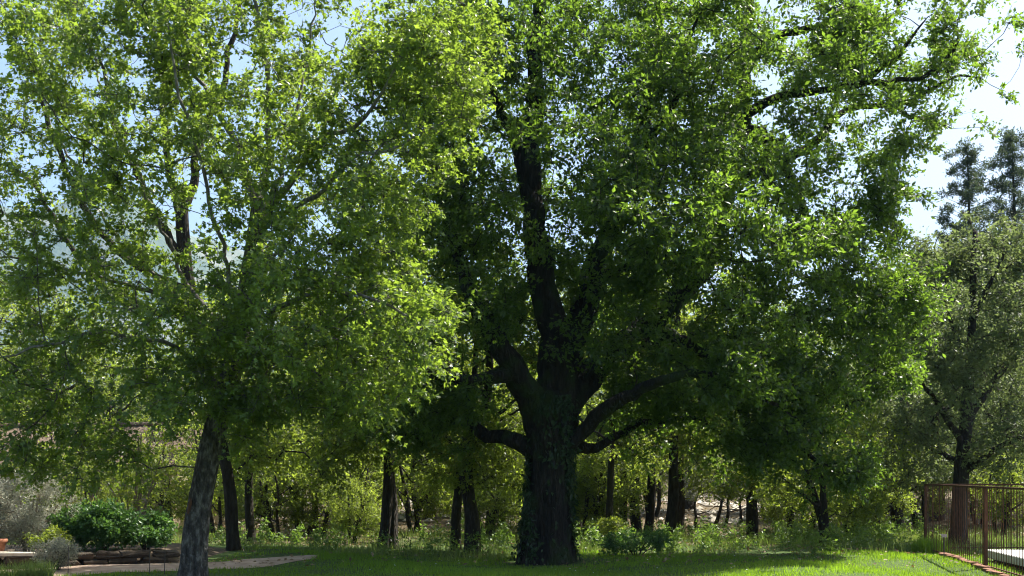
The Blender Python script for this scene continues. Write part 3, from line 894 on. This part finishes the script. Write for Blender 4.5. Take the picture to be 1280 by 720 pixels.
plant(broad, 590, 27.6, .78, 'stout dark tree standing right behind the ivy-clad oak, on the side of the leaning tree')
plant(slim, 570, 28.4, .8, 'thin trunk leaning against the stout dark tree behind the oak', lean=(.16, 0))
plant(slim, 478, 29.0, .86, 'one of twin slim dark trunks standing close together in the grass', 'twin trunks', lean=(-.04, 0))
plant(slim, 491, 29.2, .92, 'one of twin slim dark trunks standing close together in the grass', 'twin trunks', lean=(.04, 0))
plant(slim, 315, 30, .75, 'slim leafy trunk beside the tree with steep fanning limbs', lean=(.03, 0))
plant(bushy, 378, 35.0, 1.0, 'low dark bushy tree between the twin trunks and the fanning tree')
plant(broad, 537, 42.0, .9, 'broad tree at the edge of the stony clearing beyond the twin trunks')
plant(slim, 765, 30.6, .66, 'short thin dark trunk on the cage side of the oak')
G = 'slim trunks between the oak and the olives'
for x, d, s_, lab in ((780, 36, .8, 'slim dark trunk of the clump nearest the short thin trunk'), (797, 34.5, .95, 'one of two middle trunks in the clump beside the olives'),
                      (810, 35.5, .9, 'one of two middle trunks in the clump beside the olives'), (835, 34, 1.05, 'thickest dark trunk of the clump beside the olives'),
                      (848, 36.5, .85, 'thin dark trunk tucked behind the thickest trunk of the clump')):
    plant(slim, x, d, s_, lab, G, lean=(rng.uniform(-.04, .04), 0))
GO = 'little olives in the clearing'
for x, d, s_, ln, lab in ((868, 37, .9, 0, 'small upright grey-green olive next to the clump of slim trunks'), (893, 38.5, 1.0, .22, 'small silvery olive with strongly slanting stem in the clearing'),
                          (905, 38, .95, .18, 'small silvery olive with bent stem between two other olives'), (926, 40, .85, -.1, 'small thin olive close to the leaning dark trunk')):
    plant(olive, x, d, s_ * .85, lab, GO, rz=rng.uniform(-.4, .4), lean=(ln, 0), sz=s_ * .62)
plant(broad, 940, 34, .72, 'leaning dark trunk next to the little olives', lean=(-.10, 0))
plant(bushy, 1036, 29.8, .86, 'several-stemmed tree rising from the weeds between olives and enclosure')
plant(darkb, 1122, 36, .95, 'dense dark evergreen between the several-stemmed tree and the enclosure')
plant(darkb, 1075, 41, .9, 'dense dark evergreen in the shade behind the several-stemmed tree')
GW = 'trees in the wood behind'
for x, d, s_, k, lab in (
        (40, 46, 1.0, broad, 'broad yellow-green tree beyond the far end of the cottage'), (150, 47, .8, broad, 'smaller broad tree rising over the cottage roof'),
        (250, 40, .9, bushy, 'low many-stemmed tree between the cottage and the fanning tree'), (330, 44, 1.05, broad, 'broad yellow-green tree far behind the slim leafy trunk'),
        (430, 38, .9, bushy, 'low many-stemmed tree between the dark bushy tree and the twin trunks'), (455, 47, 1.0, broad, 'broad yellow-green tree far behind the twin trunks'),
        (520, 36, .72, bushy, 'low many-stemmed tree between the twin trunks and the stout dark tree'), (610, 35, .9, bushy, 'low many-stemmed tree close behind the stout dark tree'),
        (650, 45, 1.0, broad, 'broad tree far behind the great oak, towards the stout dark tree'), (720, 40, .95, broad, 'broad tree behind the great oak, towards the short thin trunk'),
        (735, 33, .7, bushy, 'low many-stemmed tree between the oak and the short thin trunk'), (860, 48, 1.0, darkb, 'dark olive-green evergreen across the clearing behind the olives'),
        (985, 46, .95, broad, 'broad tree across the clearing behind the leaning dark trunk'), (1010, 38, .7, bushy, 'low many-stemmed tree just behind the several-stemmed tree'),
        (1170, 42, 1.05, darkb, 'olive-green evergreen beyond the corner post of the enclosure'), (1260, 38, .9, darkb, 'olive-green evergreen straight behind the slab and bars'),
        (1235, 46, 1.1, darkb, 'tall evergreen behind the dull evergreen oak, below the pines'), (1330, 42, .95, darkb, 'olive-green evergreen past the back of the enclosure'),
        (-60, 42, 1.0, broad, 'broad tree beside the end wall of the cottage')):
    plant(k, x, d, s_, lab, GW)
GU = 'leafy saplings under the trees'
for x, d, s_, where in ((345, 33, .5, 'between the slim leafy trunk and the low bushy tree'), (400, 34, .55, 'close beside the low dark bushy tree'), (440, 32, .42, 'just beside the twin trunks, smallest of all'),
                        (455, 40, .7, 'in the shade well behind the twin trunks'), (515, 43, .8, 'at the clearing edge between twin trunks and stout tree'), (560, 46, .9, 'at the clearing edge behind the thin leaning trunk'),
                        (610, 31.5, .5, 'close behind the stout dark tree'), (625, 40, .7, 'deep in the gap between the stout tree and the oak'), (705, 36, .6, 'half hidden behind the oak trunk'),
                        (745, 38, .62, 'between the oak and the short thin trunk'), (770, 42, .75, 'far behind the short thin trunk'), (815, 44, .8, 'behind the clump of slim trunks'),
                        (850, 58, .8, 'across the clearing behind the clump of slim trunks'), (960, 42, .6, 'behind the leaning dark trunk by the olives'), (985, 36, .5, 'between the leaning dark trunk and the several-stemmed tree'),
                        (1065, 34, .5, 'beside the several-stemmed tree'), (1095, 33, .55, 'in front of the dense dark evergreen'), (1150, 37, .6, 'beyond the corner post of the enclosure'),
                        (1250, 34, .55, 'seen through the bars behind the slab'), (270, 36, .6, 'behind the trunk of the fanning tree'), (215, 37, .6, 'between the leaning tree and the cottage'),
                        (1225, 40, .7, 'behind the trunk of the evergreen oak'), (60, 36, .6, 'between the silver bush and the cottage'), (120, 33, .5, 'behind the arching tan-stemmed shrub')):
    plant(bushy, x, d, s_, 'leafy sapling ' + where, GU)
GF = 'far trees on the rise'
for q in range(26):
    x = -60 + q * 54 + rng.uniform(-14, 14); d = rng.uniform(64, 105); k = (broad, darkb, bushy)[q % 3]
    if 860 < x < 1000: d += 15
    plant(k, x, d, rng.uniform(.9, 1.25) * (1.5 if k is bushy else 1), 'hazy far tree on the rise beyond the stony clearing', GF)
plant(pine, 1208, 60, 1.1, 'tall dark pine rising above the dull evergreen oak by the enclosure')
plant(pine, 1266, 56, 1.08, 'tall dark pine whose tip stands next to its twin against the sky', rz=1.0)
plant(darkb, 1170, 52, 1.45, 'grey-green round-topped evergreen below the tall pines')
plant(darkb, 1250, 48, 1.4, 'big olive evergreen in front of the tall pines')

# ------------------------------------------------------------------ the rusty enclosure
CH = 1.47
A_ = np.array([8.98, 27.8]); B_ = np.array([8.11, 20.0]); side = np.array([4.6, .35])
corn = [A_, B_, B_ + side, A_ + side]
cage = thing('rusty_enclosure', 'rusty iron railing enclosure of thin upright bars around a white slab', 'fence', (A_[0], A_[1], float(gz(*A_))))
cb = np.array(cage.location)
zt = cb[2] + CH


def stick(name, p, q, w, h, mat, parent, base):
    """A squared bar from p to q."""
    p = np.asarray(p, float); q = np.asarray(q, float); d = q - p; L = np.linalg.norm(d); T = d / L
    up = np.array([0, 0, 1.]) if abs(T[2]) < .9 else np.array([0, 1., 0])
    S = unit(np.cross(T, up)); U = np.cross(S, T)
    V, Q = box((0, 0, 0), (L, w, h))
    V = (p + q) / 2 + V[:, :1] * T + V[:, 1:2] * S + V[:, 2:] * U - base
    mb = MB(); mb.add(V, Q)
    return link(name, mb.mesh(name), mat, parent)


RM = MATS['rust']
for i in range(4):
    a, b = corn[i], corn[(i + 1) % 4]
    stick('top_rail', [*a, zt], [*b, zt], .05, .035, RM, cage, cb)
    L = np.linalg.norm(b - a)
    segs = max(2, int(L / .8))
    stick('bottom_rail', [*a, gz(*a) + .09], [*b, gz(*b) + .09], .03, .02, RM, cage, cb)
    n = int(L / .155)
    for k in range(n + 1):
        p = a + (b - a) * k / n; zg = float(gz(*p))
        if k in (0,): continue
        if i == 0 and abs(p[1] - 22.75) < .07: continue
        if k == n: continue
        pt_ = p + rng.normal(0, .006, 2)
        stick('bar', [*p, zg - .02], [*pt_, zt - .018], .0095, .0095, RM, cage, cb)
    stick('post', [*a, float(gz(*a)) - .05], [*a, zt - .0185], .055, .055, RM, cage, cb)
    for t in ((.647,) if i in (0, 2) else (.5,)):
        p = a + (b - a) * t
        stick('post', [*p, float(gz(*p)) - .05], [*p, zt - .0185], .062, .062, RM, cage, cb)

slab = thing('concrete_slab', 'white concrete slab lying inside the rusty enclosure', 'slab', (9.9, 22.5, float(gz(9.9, 22.5))))
V, Q, T = bevel_box((2.1, 3.7, .15), .012, .003)
mb = MB(); mb.add(V + [0, 0, .135], Q, T)
o = link('slab_top', mb.mesh('slab_top'), MATS['concrete'], slab); o.rotation_euler[2] = -.11
V, Q, T = bevel_box((1.9, 3.5, .12), .01, .003)
mb = MB(); mb.add(V + [0, 0, -.0], Q, T)
o = link('footing', mb.mesh('footing'), MATS['edging_stone'], slab); o.rotation_euler[2] = -.11
edge = thing('brick_edging', 'row of worn reddish bricks along the foot of the enclosure bars', 'edging', (8.5, 24.0, float(gz(8.5, 24.0))))
V, Q, T = bevel_box((.11, .23, .09), .012, .005)
mb = MB(); mb.add(V, Q, T); bm_ = mb.mesh('brick'); bm_.materials.append(MATS['brick'])
for k in range(30):
    y = 20.2 + k * .25
    if y > 25.8: break
    x = B_[0] + (A_[0] - B_[0]) * (y - 20) / 7.8 - .10 + rng.normal(0, .012)
    o = link('brick', bm_, None, edge); o.location = (x - 8.5, y - 24.0, float(gz(x, y)) - edge.location[2] + .02 + rng.uniform(-.015, .012))
    o.rotation_euler = (rng.normal(0, .05), rng.normal(0, .06), rng.normal(0, .06))
ms = px(1180, 702, 24.5)
mk = thing('marker_stake', 'thin dark stake with small tilted plate in the lawn beside the enclosure', 'stake', (ms[0], 24.5, float(gz(ms[0], 24.5))))
mb = MB(); mb.add(*tube([[0, 0, -.05], [0, 0, .2], [0, 0, .44]], [.009, .009, .009], 6)); link('stake', mb.mesh('stake'), MATS['wire'], mk)
V, Q = box((0, 0, 0), (.11, .012, .06)); V[:, 1] += V[:, 2] * .6
mb = MB(); mb.add(V + [0, -.012, .45], Q); link('plate', mb.mesh('plate'), MATS['wire'], mk)

# ------------------------------------------------------------------ the garden bed on the left
Wp = smooth_line([(-15.0, 21.6), (-10.4, 22.3), (-8.0, 22.9), (-6.35, 23.6)], .4)
wall = thing('stone_edging', 'low edging of dark brown stones holding up the shrub bed', 'edging', (Wp[0][0], Wp[0][1], float(gz(*Wp[0]))))
wb = np.array(wall.location)
sblocks = []
for q in range(6):
    V, Q, T = bevel_box((.42 + .05 * (q % 3), .24 + .03 * (q % 2), .125), .03, .018)
    mb = MB(); mb.add(V, Q, T); me = mb.mesh('stone'); me.materials.append(MATS['edging_stone']); sblocks.append(me)
seg = np.diff(Wp, axis=0); slen = np.concatenate([[0], np.cumsum(np.linalg.norm(seg, axis=1))])
for c in range(2):
    s = .22 * c; q = c
    while s < slen[-1]:
        X = np.interp(s, slen, Wp[:, 0]); Y = np.interp(s, slen, Wp[:, 1]); i = min(len(seg) - 1, int(np.searchsorted(slen, s)) - 1 if s > 0 else 0)
        an = math.atan2(seg[i][1], seg[i][0])
        me = sblocks[(q * 5 + c) % 6]
        o = link('stone', me, None, wall); o.location = (X - wb[0] + rng.normal(0, .012), Y - wb[1] + rng.normal(0, .02), float(gz(X, Y)) - wb[2] + .045 + c * .127 + rng.normal(0, .006))
        o.rotation_euler = (rng.normal(0, .03), rng.normal(0, .03), an + rng.normal(0, .05) + (math.pi if q % 2 else 0))
        s += .46 + .05 * ((q * 5 + c) % 3); q += 1


def bed_z(X, Y):
    yw = np.interp(X, Wp[:, 0], Wp[:, 1])
    t = np.clip((Y - yw) / .25, 0, 1); f = np.clip((-5.9 - X) / .8, 0, 1) * np.clip((29 - Y) / 2, 0, 1)
    return gz(X, Y) - .05 + .26 * t * f + .03 * np.sin(X * 5) * np.sin(Y * 4) * t * f


tag(link('soil_bed', grid_mesh('soil_bed', np.arange(-15, -5.2, .18), np.arange(21.7, 29.3, .18), bed_z), MATS['soil']), 'raised soil bed behind the stone edging', 'soil', kind='structure')


def shrub(name, label, c, r, n, leaf, bark, seed, stems=7, size=.06, kind='small', cl_r=.2, twigs=7, leaves=12, up=.4, cat='shrub', stem_r=.014, lo=0.1):
    """A shrub: stems from the ground into an uneven dome of sprays."""
    c = np.asarray(c, float); g = np.random.default_rng(seed)
    root = thing(name, label, cat, c)
    blobs = [(np.array([0, 0, r[2] * .55 + lo]), (r[0], r[1], r[2] * .55), int(n * .7), .35)]
    for q in range(4):
        a = g.uniform(0, 6.28)
        blobs.append((np.array([math.cos(a) * r[0] * .55, math.sin(a) * r[1] * .55, r[2] * g.uniform(.5, .95)]), (r[0] * .38, r[1] * .38, r[2] * .26), int(n * .09), .2))
    C = blob_points(blobs, lambda P: P[:, 2] > .06, seed)
    sk = Skeleton(); mb = MB()
    for s in range(stems):
        a = s * 2.4 + g.uniform(-.4, .4); k = g.uniform(.25, .75)
        P = smooth_line([[math.cos(a) * .05, math.sin(a) * .05, -.05], [math.cos(a) * r[0] * k * .4, math.sin(a) * r[1] * k * .4, r[2] * .35], [math.cos(a) * r[0] * k, math.sin(a) * r[1] * k, r[2] * g.uniform(.6, .95)]], .12)
        R = np.linspace(stem_r, stem_r * .4, len(P)); sk.limb(P, R)
        link('stem', (lambda m: (m.add(*tube(P, R, 6, .1, s)), m.mesh('stem', True))[1])(MB()), MATS[bark], root)
    sk.grow(C, seed, .003)
    (V, Fc, at), tw = foliage(C, cl_r, twigs, leaves, size, kind, up=up, droop=.1, flat=.45, seed=seed)
    tag(link('twigwork', sk.branch_mesh('twigwork', tw, .002, 4), MATS[bark], root), kind='stuff')
    tag(link('foliage', mesh_np('foliage', V, [Fc], at), MATS[leaf], root), kind='stuff')
    return root


def at(x, y, d, dz=0.):
    X = (x - 640) / F_PX * d
    return (X, d, float(bed_z(np.array(X), np.array(d))) - .0 if (X < -5.9 and 21.9 < d < 29) else float(gz(X, d)) - .01)


shrub('green_shrub', 'glossy mid-green mounded shrub behind the stone edging', at(128, 0, 24.1), (.95, .7, .66), 210, 'hedge_leaf', 'wood_bark', 71, 9, .075, 'oak', .2, 6, 9)
shrub('green_shrub', 'low glossy green shrub at the path end of the stone edging', at(182, 0, 24.4), (.5, .45, .5), 80, 'hedge_leaf', 'wood_bark', 72, 7, .07, 'oak', .18, 6, 9)
shrub('silver_shrub', 'large silvery-grey bush beside the glossy green shrub', at(34, 0, 23.75), (.95, .6, 1.25), 280, 'silver_leaf', 'pale_bark', 73, 11, .055, 'narrow', .22, 8, 10, .6)
shrub('silver_shrub', 'second silvery-grey bush behind the terracotta pot', at(-40, 0, 24.4), (.8, .7, 1.3), 150, 'silver_leaf', 'pale_bark', 74, 9, .055, 'narrow', .2, 8, 10, .6)
shrub('lavender_bush', 'small round grey-green bush in front of the stone edging', (at(70, 0, 21.9)[0], 21.9, float(gz(at(70, 0, 21.9)[0], 21.9))), (.36, .33, .40), 90, 'silver_leaf', 'wood_bark', 75, 9, .04, 'narrow', .12, 8, 12, .6)
shrub('bright_shrub', 'low yellow-green leafy plant at the foot of the silver bush', at(56, 0, 23.05), (.36, .28, .3), 50, 'yellow_leaf', 'wood_bark', 76, 6, .06, 'small', .14, 6, 9)
shrub('thin_shrub', 'tall open shrub of bare tan stems with sparse yellow-green leaves', at(165, 0, 26.6), (1.25, 1.0, 2.7), 120, 'yellow_leaf', 'pale_bark', 77, 13, .085, 'oak', .26, 5, 5, .5, stem_r=.026)
shrub('thin_shrub', 'arching tan-stemmed shrub between the silver bush and the tall open shrub', at(100, 0, 27.2), (1.1, .9, 2.3), 90, 'yellow_leaf', 'pale_bark', 78, 10, .08, 'oak', .26, 5, 5, .5, stem_r=.024)

# terracotta pot and pale slab at the end of the bed
pl = at(-5, 0, 22.95)
pot = thing('terracotta_pot', 'terracotta pot with thick rim standing on the bed edge', 'pot', (pl[0], pl[1], pl[2] - .01))


def lathe(prof, n=24):
    mb = MB(); m = len(prof); th = np.arange(n) / n * 2 * math.pi
    V = np.array([[r * math.cos(t), r * math.sin(t), z] for r, z in prof for t in th])
    i = np.arange(m - 1)[:, None] * n; j = np.arange(n)[None]; j2 = (j + 1) % n
    mb.add(V, np.stack([i + j, i + j2, i + n + j2, i + n + j], -1).reshape(-1, 4)); return mb


link('body', lathe([(.001, 0), (.10, 0), (.11, .02), (.15, .16), (.17, .265)]).mesh('body', True), MATS['terracotta'], pot)
link('rim', lathe([(.168, .262), (.195, .262), (.20, .28), (.20, .315), (.192, .325), (.165, .325), (.155, .30), (.15, .25), (.001, .25)]).mesh('rim', True), MATS['terracotta'], pot)
ps = at(18, 0, 22.65)
V, Q, T = bevel_box((1.15, .42, .06), .012, .006); mb = MB(); mb.add(V, Q, T)
o = link('paving_slab', mb.mesh('paving_slab'), MATS['pale_stone']); xs_ = -8.75
o.location = (xs_, float(np.interp(xs_, Wp[:, 0], Wp[:, 1])) + .02, float(gz(xs_, 22.6)) + .27); o.rotation_euler = (0, .01, .22)
tag(o, 'pale stone slab lying on the dark stone edging near the pot', 'slab')

# wire fence in front of the bed
fw = thing('wire_fence', 'low wire fence on thin dark stakes in front of the stone edging', 'fence', (-8.9, 21.3, float(gz(-8.9, 21.3))))
fb = np.array(fw.location)
for x in (-10.4, -8.9, -7.4, -6.05, -5.8):
    y = 21.3 + (x + 8.9) * .02
    stick('stake', [x, y, float(gz(x, y)) - .05], [x + .01, y, float(gz(x, y)) + .46], .011, .011, MATS['wire'], fw, fb)
for h in (.15, .30, .44):
    stick('wire', [-10.4, 21.27, fb[2] + h], [-5.8, 21.362, float(gz(-5.8, 21.36)) + h], .003, .003, MATS['wire'], fw, fb)

# house glimpsed behind the shrubs
hx, hyy, hr = -13.2, 41.0, -.18
house = thing('cottage', 'low beige rendered cottage with brown tiled roof half hidden behind the shrubs', 'house', (hx, hyy, float(gz(hx, hyy)) - .05))
house.rotation_euler[2] = hr; house.scale[2] = .74
mb = MB(); mb.add(*box((0, 0, 1.3), (7.0, 5.0, 2.7)))
for s in (-1, 1):
    mb.add(np.array([[s * 3.5, -2.5, 2.65], [s * 3.5, 2.5, 2.65], [s * 3.5, 0, 4.15]]), None, [[0, 1, 2]])
link('wall', mb.mesh('wall'), MATS['stucco'], house)
for s in (-1, 1):
    nxr = 150; xr = np.linspace(-3.9, 3.9, nxr); tr = np.linspace(0, 1, 22)
    V = []
    for t in tr:
        y = s * (2.95 * (1 - t)); z = 2.52 + 1.72 * t
        lap = .03 * ((t * 10) % 1.0)
        V.append(np.stack([xr, np.full(nxr, y), z - lap + .05 * np.abs(np.sin(xr * 14))], 1))
    V = np.concatenate(V); i = (np.arange(21)[:, None] * nxr + np.arange(nxr - 1)[None]).ravel()
    link('roof', mesh_np('roof', V, [np.stack([i, i + 1, i + nxr + 1, i + nxr], 1)]), MATS['roof_tile'], house)
mb = MB(); mb.add(*tube([[-3.95, 0, 4.27], [0, 0, 4.27], [3.95, 0, 4.27]], [.12, .12, .12], 8)); link('ridge', mb.mesh('ridge'), MATS['roof_tile'], house)


# ------------------------------------------------------------------ grass, weeds, leaf litter, stones
def blades(n, xr, yr, h, w, keep, seed, name, label, mat, cat='grass', lean=.5):
    g = np.random.default_rng(seed)
    d = np.sqrt(g.uniform(yr[0] ** 2, yr[1] ** 2, n)); x = g.uniform(xr[0], xr[1], n) * d
    k = keep(x, d, g.uniform(0, 1, n)); x, d = x[k], d[k]; n = len(x)
    hh = h * g.uniform(.5, 1.3, n) * (1 + .35 * np.sin(x * 1.7 + 2) * np.sin(d * 1.3)); ww = w * g.uniform(.7, 1.4, n)
    a = g.uniform(0, 6.28, n); b = g.uniform(0, 6.28, n)
    z = gz(x, d)
    P = np.stack([x, d, z - .012], 1); S = np.stack([np.cos(a), np.sin(a), np.zeros(n)], 1) * (ww / 2)[:, None]
    tip = P + np.stack([np.cos(b) * hh * lean * g.uniform(0, 1, n), np.sin(b) * hh * lean * g.uniform(0, 1, n), hh], 1)
    V = np.stack([P - S, P + S, tip], 1).reshape(-1, 3)
    F = (np.arange(n) * 3)[:, None] + np.array([[0, 1, 2]])
    o = link(name, mesh_np(name, V, [F], np.repeat(np.clip(.5 + .25 * np.sin(x * .9) * np.sin(d * .8) + g.normal(0, .2, n), 0, 1), 3)), MATS[mat])
    return tag(o, label, cat, kind='stuff')


def in_bed(x, y):
    return (x < -5.7) & (y > np.interp(x, Wp[:, 0], Wp[:, 1]) - .12) & (y < 29.3)


def in_slab(x, y):
    return (np.abs(x - 9.9) < 1.15) & (np.abs(y - 22.5) < 1.9)


def lawn_keep(x, y, u):
    k = (off_path(x, y) > -.12 * u) & ~in_bed(x, y) & ~in_slab(x, y)
    edge_ = 26.3 + .8 * np.sin(x * .8) + .5 * np.sin(x * 2.1)
    k &= (y < edge_ + 1.2 * u)
    k &= ~((np.hypot(x - oak.location[0], y - OD) < .8))
    k &= u < np.clip((np.hypot(x - oak.location[0], y - OD) - .75) / 1.5 + .12, 0, 1) * 1.2
    k &= u < np.clip(.75 + .35 * (np.sin(x * 2.3 + y * 1.1) + np.sin(y * 3.1 - x * 1.7)), .25, 1)
    return k & ~((y < 19) & (u < .5)) & ~((x < -4.2) & (y > 21) & (u < .35))


blades(300000, (-.52, .52), (15.5, 28), .06, .012, lawn_keep, 1, 'lawn_grass', 'short bright green mown grass of the lawn', 'grass_blade')


def meadow_keep(x, y, u):
    k = (off_path(x, y) > .05) & ~in_bed(x, y) & ~in_slab(x, y)
    m = np.sin(x * .55 + 1) + np.sin(y * .8 + x * .3) + .8 * np.sin(x * 1.7 - y * .9)
    fade = np.clip((39 - y) / 8, 0, 1)
    start = 26.0 + .8 * np.sin(x * .8)
    k &= (y > start) & (u < fade * np.clip(.55 + .35 * m, .08, 1))
    return k & ~(np.hypot(x - oak.location[0], y - OD) < .9)


blades(110000, (-.5, .52), (25, 40), .21, .013, meadow_keep, 2, 'long_grass', 'long pale uncut grass under the trees', 'long_grass', lean=.6)
blades(9000, (-.43, -.36), (20.4, 22.3), .22, .012, lambda x, y, u: (off_path(x, y) > .02) & ~in_bed(x, y), 3, 'long_grass', 'tufty bright grass in front of the stone edging', 'long_grass', lean=.7)
blades(6000, (.308, .343), (26.7, 28.0), .24, .014, lambda x, y, u: np.hypot(x - 8.93, (y - 27.35) * .9) < .16 + .26 * u, 4, 'long_grass', 'dark uncut grass tuft at the corner post of the enclosure', 'grass_blade', lean=.5)


def weeds():
    g = np.random.default_rng(12); C = []
    while len(C) < 900:
        d = g.uniform(25.6, 37); x = g.uniform(-.26, .34) * d
        m = np.sin(x * .9 + .4) + np.sin(d * 1.1 + x * .5)
        pxx = 640 + x / d * F_PX
        w = 1.0 if 770 < pxx < 1160 else .45
        if pxx > 1150 and d < 29: continue
        if math.hypot(x - oak.location[0], d - OD) < 1.2: continue
        if d < 26.3 + .8 * math.sin(x * .8) + .4: continue
        if g.uniform(-2, 2) < m and g.uniform() < w:
            for h in np.arange(.06, g.uniform(.15, .55), .11):
                C.append([x + g.normal(0, .06), d + g.normal(0, .06), float(gz(x, d)) + h])
    C = np.array(C)
    (V, F, at_), tw = foliage(C, .16, 5, 6, .075, 'small', up=.5, droop=.15, flat=.5, seed=3)
    return tag(link('undergrowth', mesh_np('undergrowth', V, [F], at_), MATS['weed_leaf']), 'tangled low green weeds along the edge of the lawn', 'weeds', kind='stuff')


weeds()
shrub('dark_bush', 'dark low bramble mound beside the foot of the oak', (2.55, 26.2, float(gz(2.55, 26.2))), (.75, .5, .32), 60, 'hedge_leaf', 'wood_bark', 81, 7, .07, 'small', .15, 6, 8)
shrub('bright_bush', 'bright fresh green bush at the foot of the short thin trunk', (2.2, 29.6, float(gz(2.2, 29.6))), (.45, .4, .5), 60, 'yellow_leaf', 'wood_bark', 82, 6, .07, 'small', .15, 6, 8)


def litter(n, seed):
    g = np.random.default_rng(seed)
    d = np.sqrt(g.uniform(23 ** 2, 55 ** 2, n)); x = g.uniform(-.46, .46, n) * d
    m = np.sin(x * .5) + np.sin(d * .7 + x * .2)
    k = (g.uniform(-2.2, 2, n) < m) & ((d > 29) | (off_path(x, d) < .4) | (g.uniform(0, 1, n) < .5)) & ~in_bed(x, d)
    x, d = x[k], d[k]; n = len(x)
    P = np.stack([x, d, gz(x, d) + .035], 1)
    V, F, at_ = leaf_arrays(P, g.normal(0, 1, (n, 3)) * [1, 1, .25], g.normal(0, .4, (n, 3)) + [0, 0, 1], g.uniform(.05, .12, n), 'small', g.uniform(0, 1, n))
    return tag(link('leaf_litter', mesh_np('leaf_litter', V, [F], at_), MATS['dry_leaf']), 'brown fallen leaves scattered over the woodland floor', 'leaf litter', kind='stuff')


litter(52000, 9)


def stones(n, seed):
    g = np.random.default_rng(seed); mb = MB()
    for _ in range(n):
        d = g.uniform(39, 62); c = g.choice([.17, .165, -.065, .24, -.2]); x = (c + g.normal(0, .035)) * d
        s = g.uniform(.06, .24)
        V = unit(np.array([[1, 0, 0], [-1, 0, 0], [0, 1, 0], [0, -1, 0], [0, 0, 1], [0, 0, -1.]])) * s * g.uniform(.6, 1.2, (6, 1)) * [1.2, 1, .6]
        a = g.uniform(0, 6.28); ca, sa = math.cos(a), math.sin(a)
        V = np.stack([V[:, 0] * ca - V[:, 1] * sa, V[:, 0] * sa + V[:, 1] * ca, V[:, 2]], 1) + [x, d, float(gz(x, d)) + s * .2]
        mb.add(V, None, [[0, 2, 4], [2, 1, 4], [1, 3, 4], [3, 0, 4], [2, 0, 5], [1, 2, 5], [3, 1, 5], [0, 3, 5]])
    return tag(link('rubble', mb.mesh('rubble'), MATS['pale_stone']), 'pale rubble stones strewn over the clearing behind the olives', 'rubble', kind='stuff')


stones(450, 5)


def daisies(n, seed):
    g = np.random.default_rng(seed); d = g.uniform(20.8, 36, n); x = g.uniform(-.15, .42, n) * d
    k = lawn_keep(x, d, g.uniform(.5, 1, n)) | (d > 27); x, d = x[k], d[k]; n = len(x)
    P = np.stack([x, d, gz(x, d) + g.uniform(.05, .10, n) + (d > 26.5) * .12], 1)
    V, F, at_ = leaf_arrays(P, g.normal(0, 1, (n, 3)) * [1, 1, .2], g.normal(0, .3, (n, 3)) + [0, -.5, 1], g.uniform(.02, .04, n), 'small', g.uniform(0, 1, n))
    return tag(link('daisies', mesh_np('daisies', V, [F], at_), MATS['petal']), 'tiny white daisies dotted in the grass', 'flowers', kind='stuff')


daisies(500, 6)


# ------------------------------------------------------------------ the air
def haze():
    m, n, l = new_mat('haze_air')
    v = n.new('ShaderNodeVolumePrincipled')
    v.inputs['Color'].default_value = (.25, .55, 1.0, 1)
    v.inputs['Density'].default_value = HAZE
    v.inputs['Anisotropy'].default_value = 0.0
    o = n.new('ShaderNodeOutputMaterial'); l.new(v.outputs[0], o.inputs['Volume'])
    mb = MB(); mb.add(*box((0, 1600, 320), (7400, 4300, 660)))
    tag(link('haze', mb.mesh('haze'), m), 'thin blue air between the trees and the hill', 'haze', kind='stuff')


HAZE = .00010
haze()
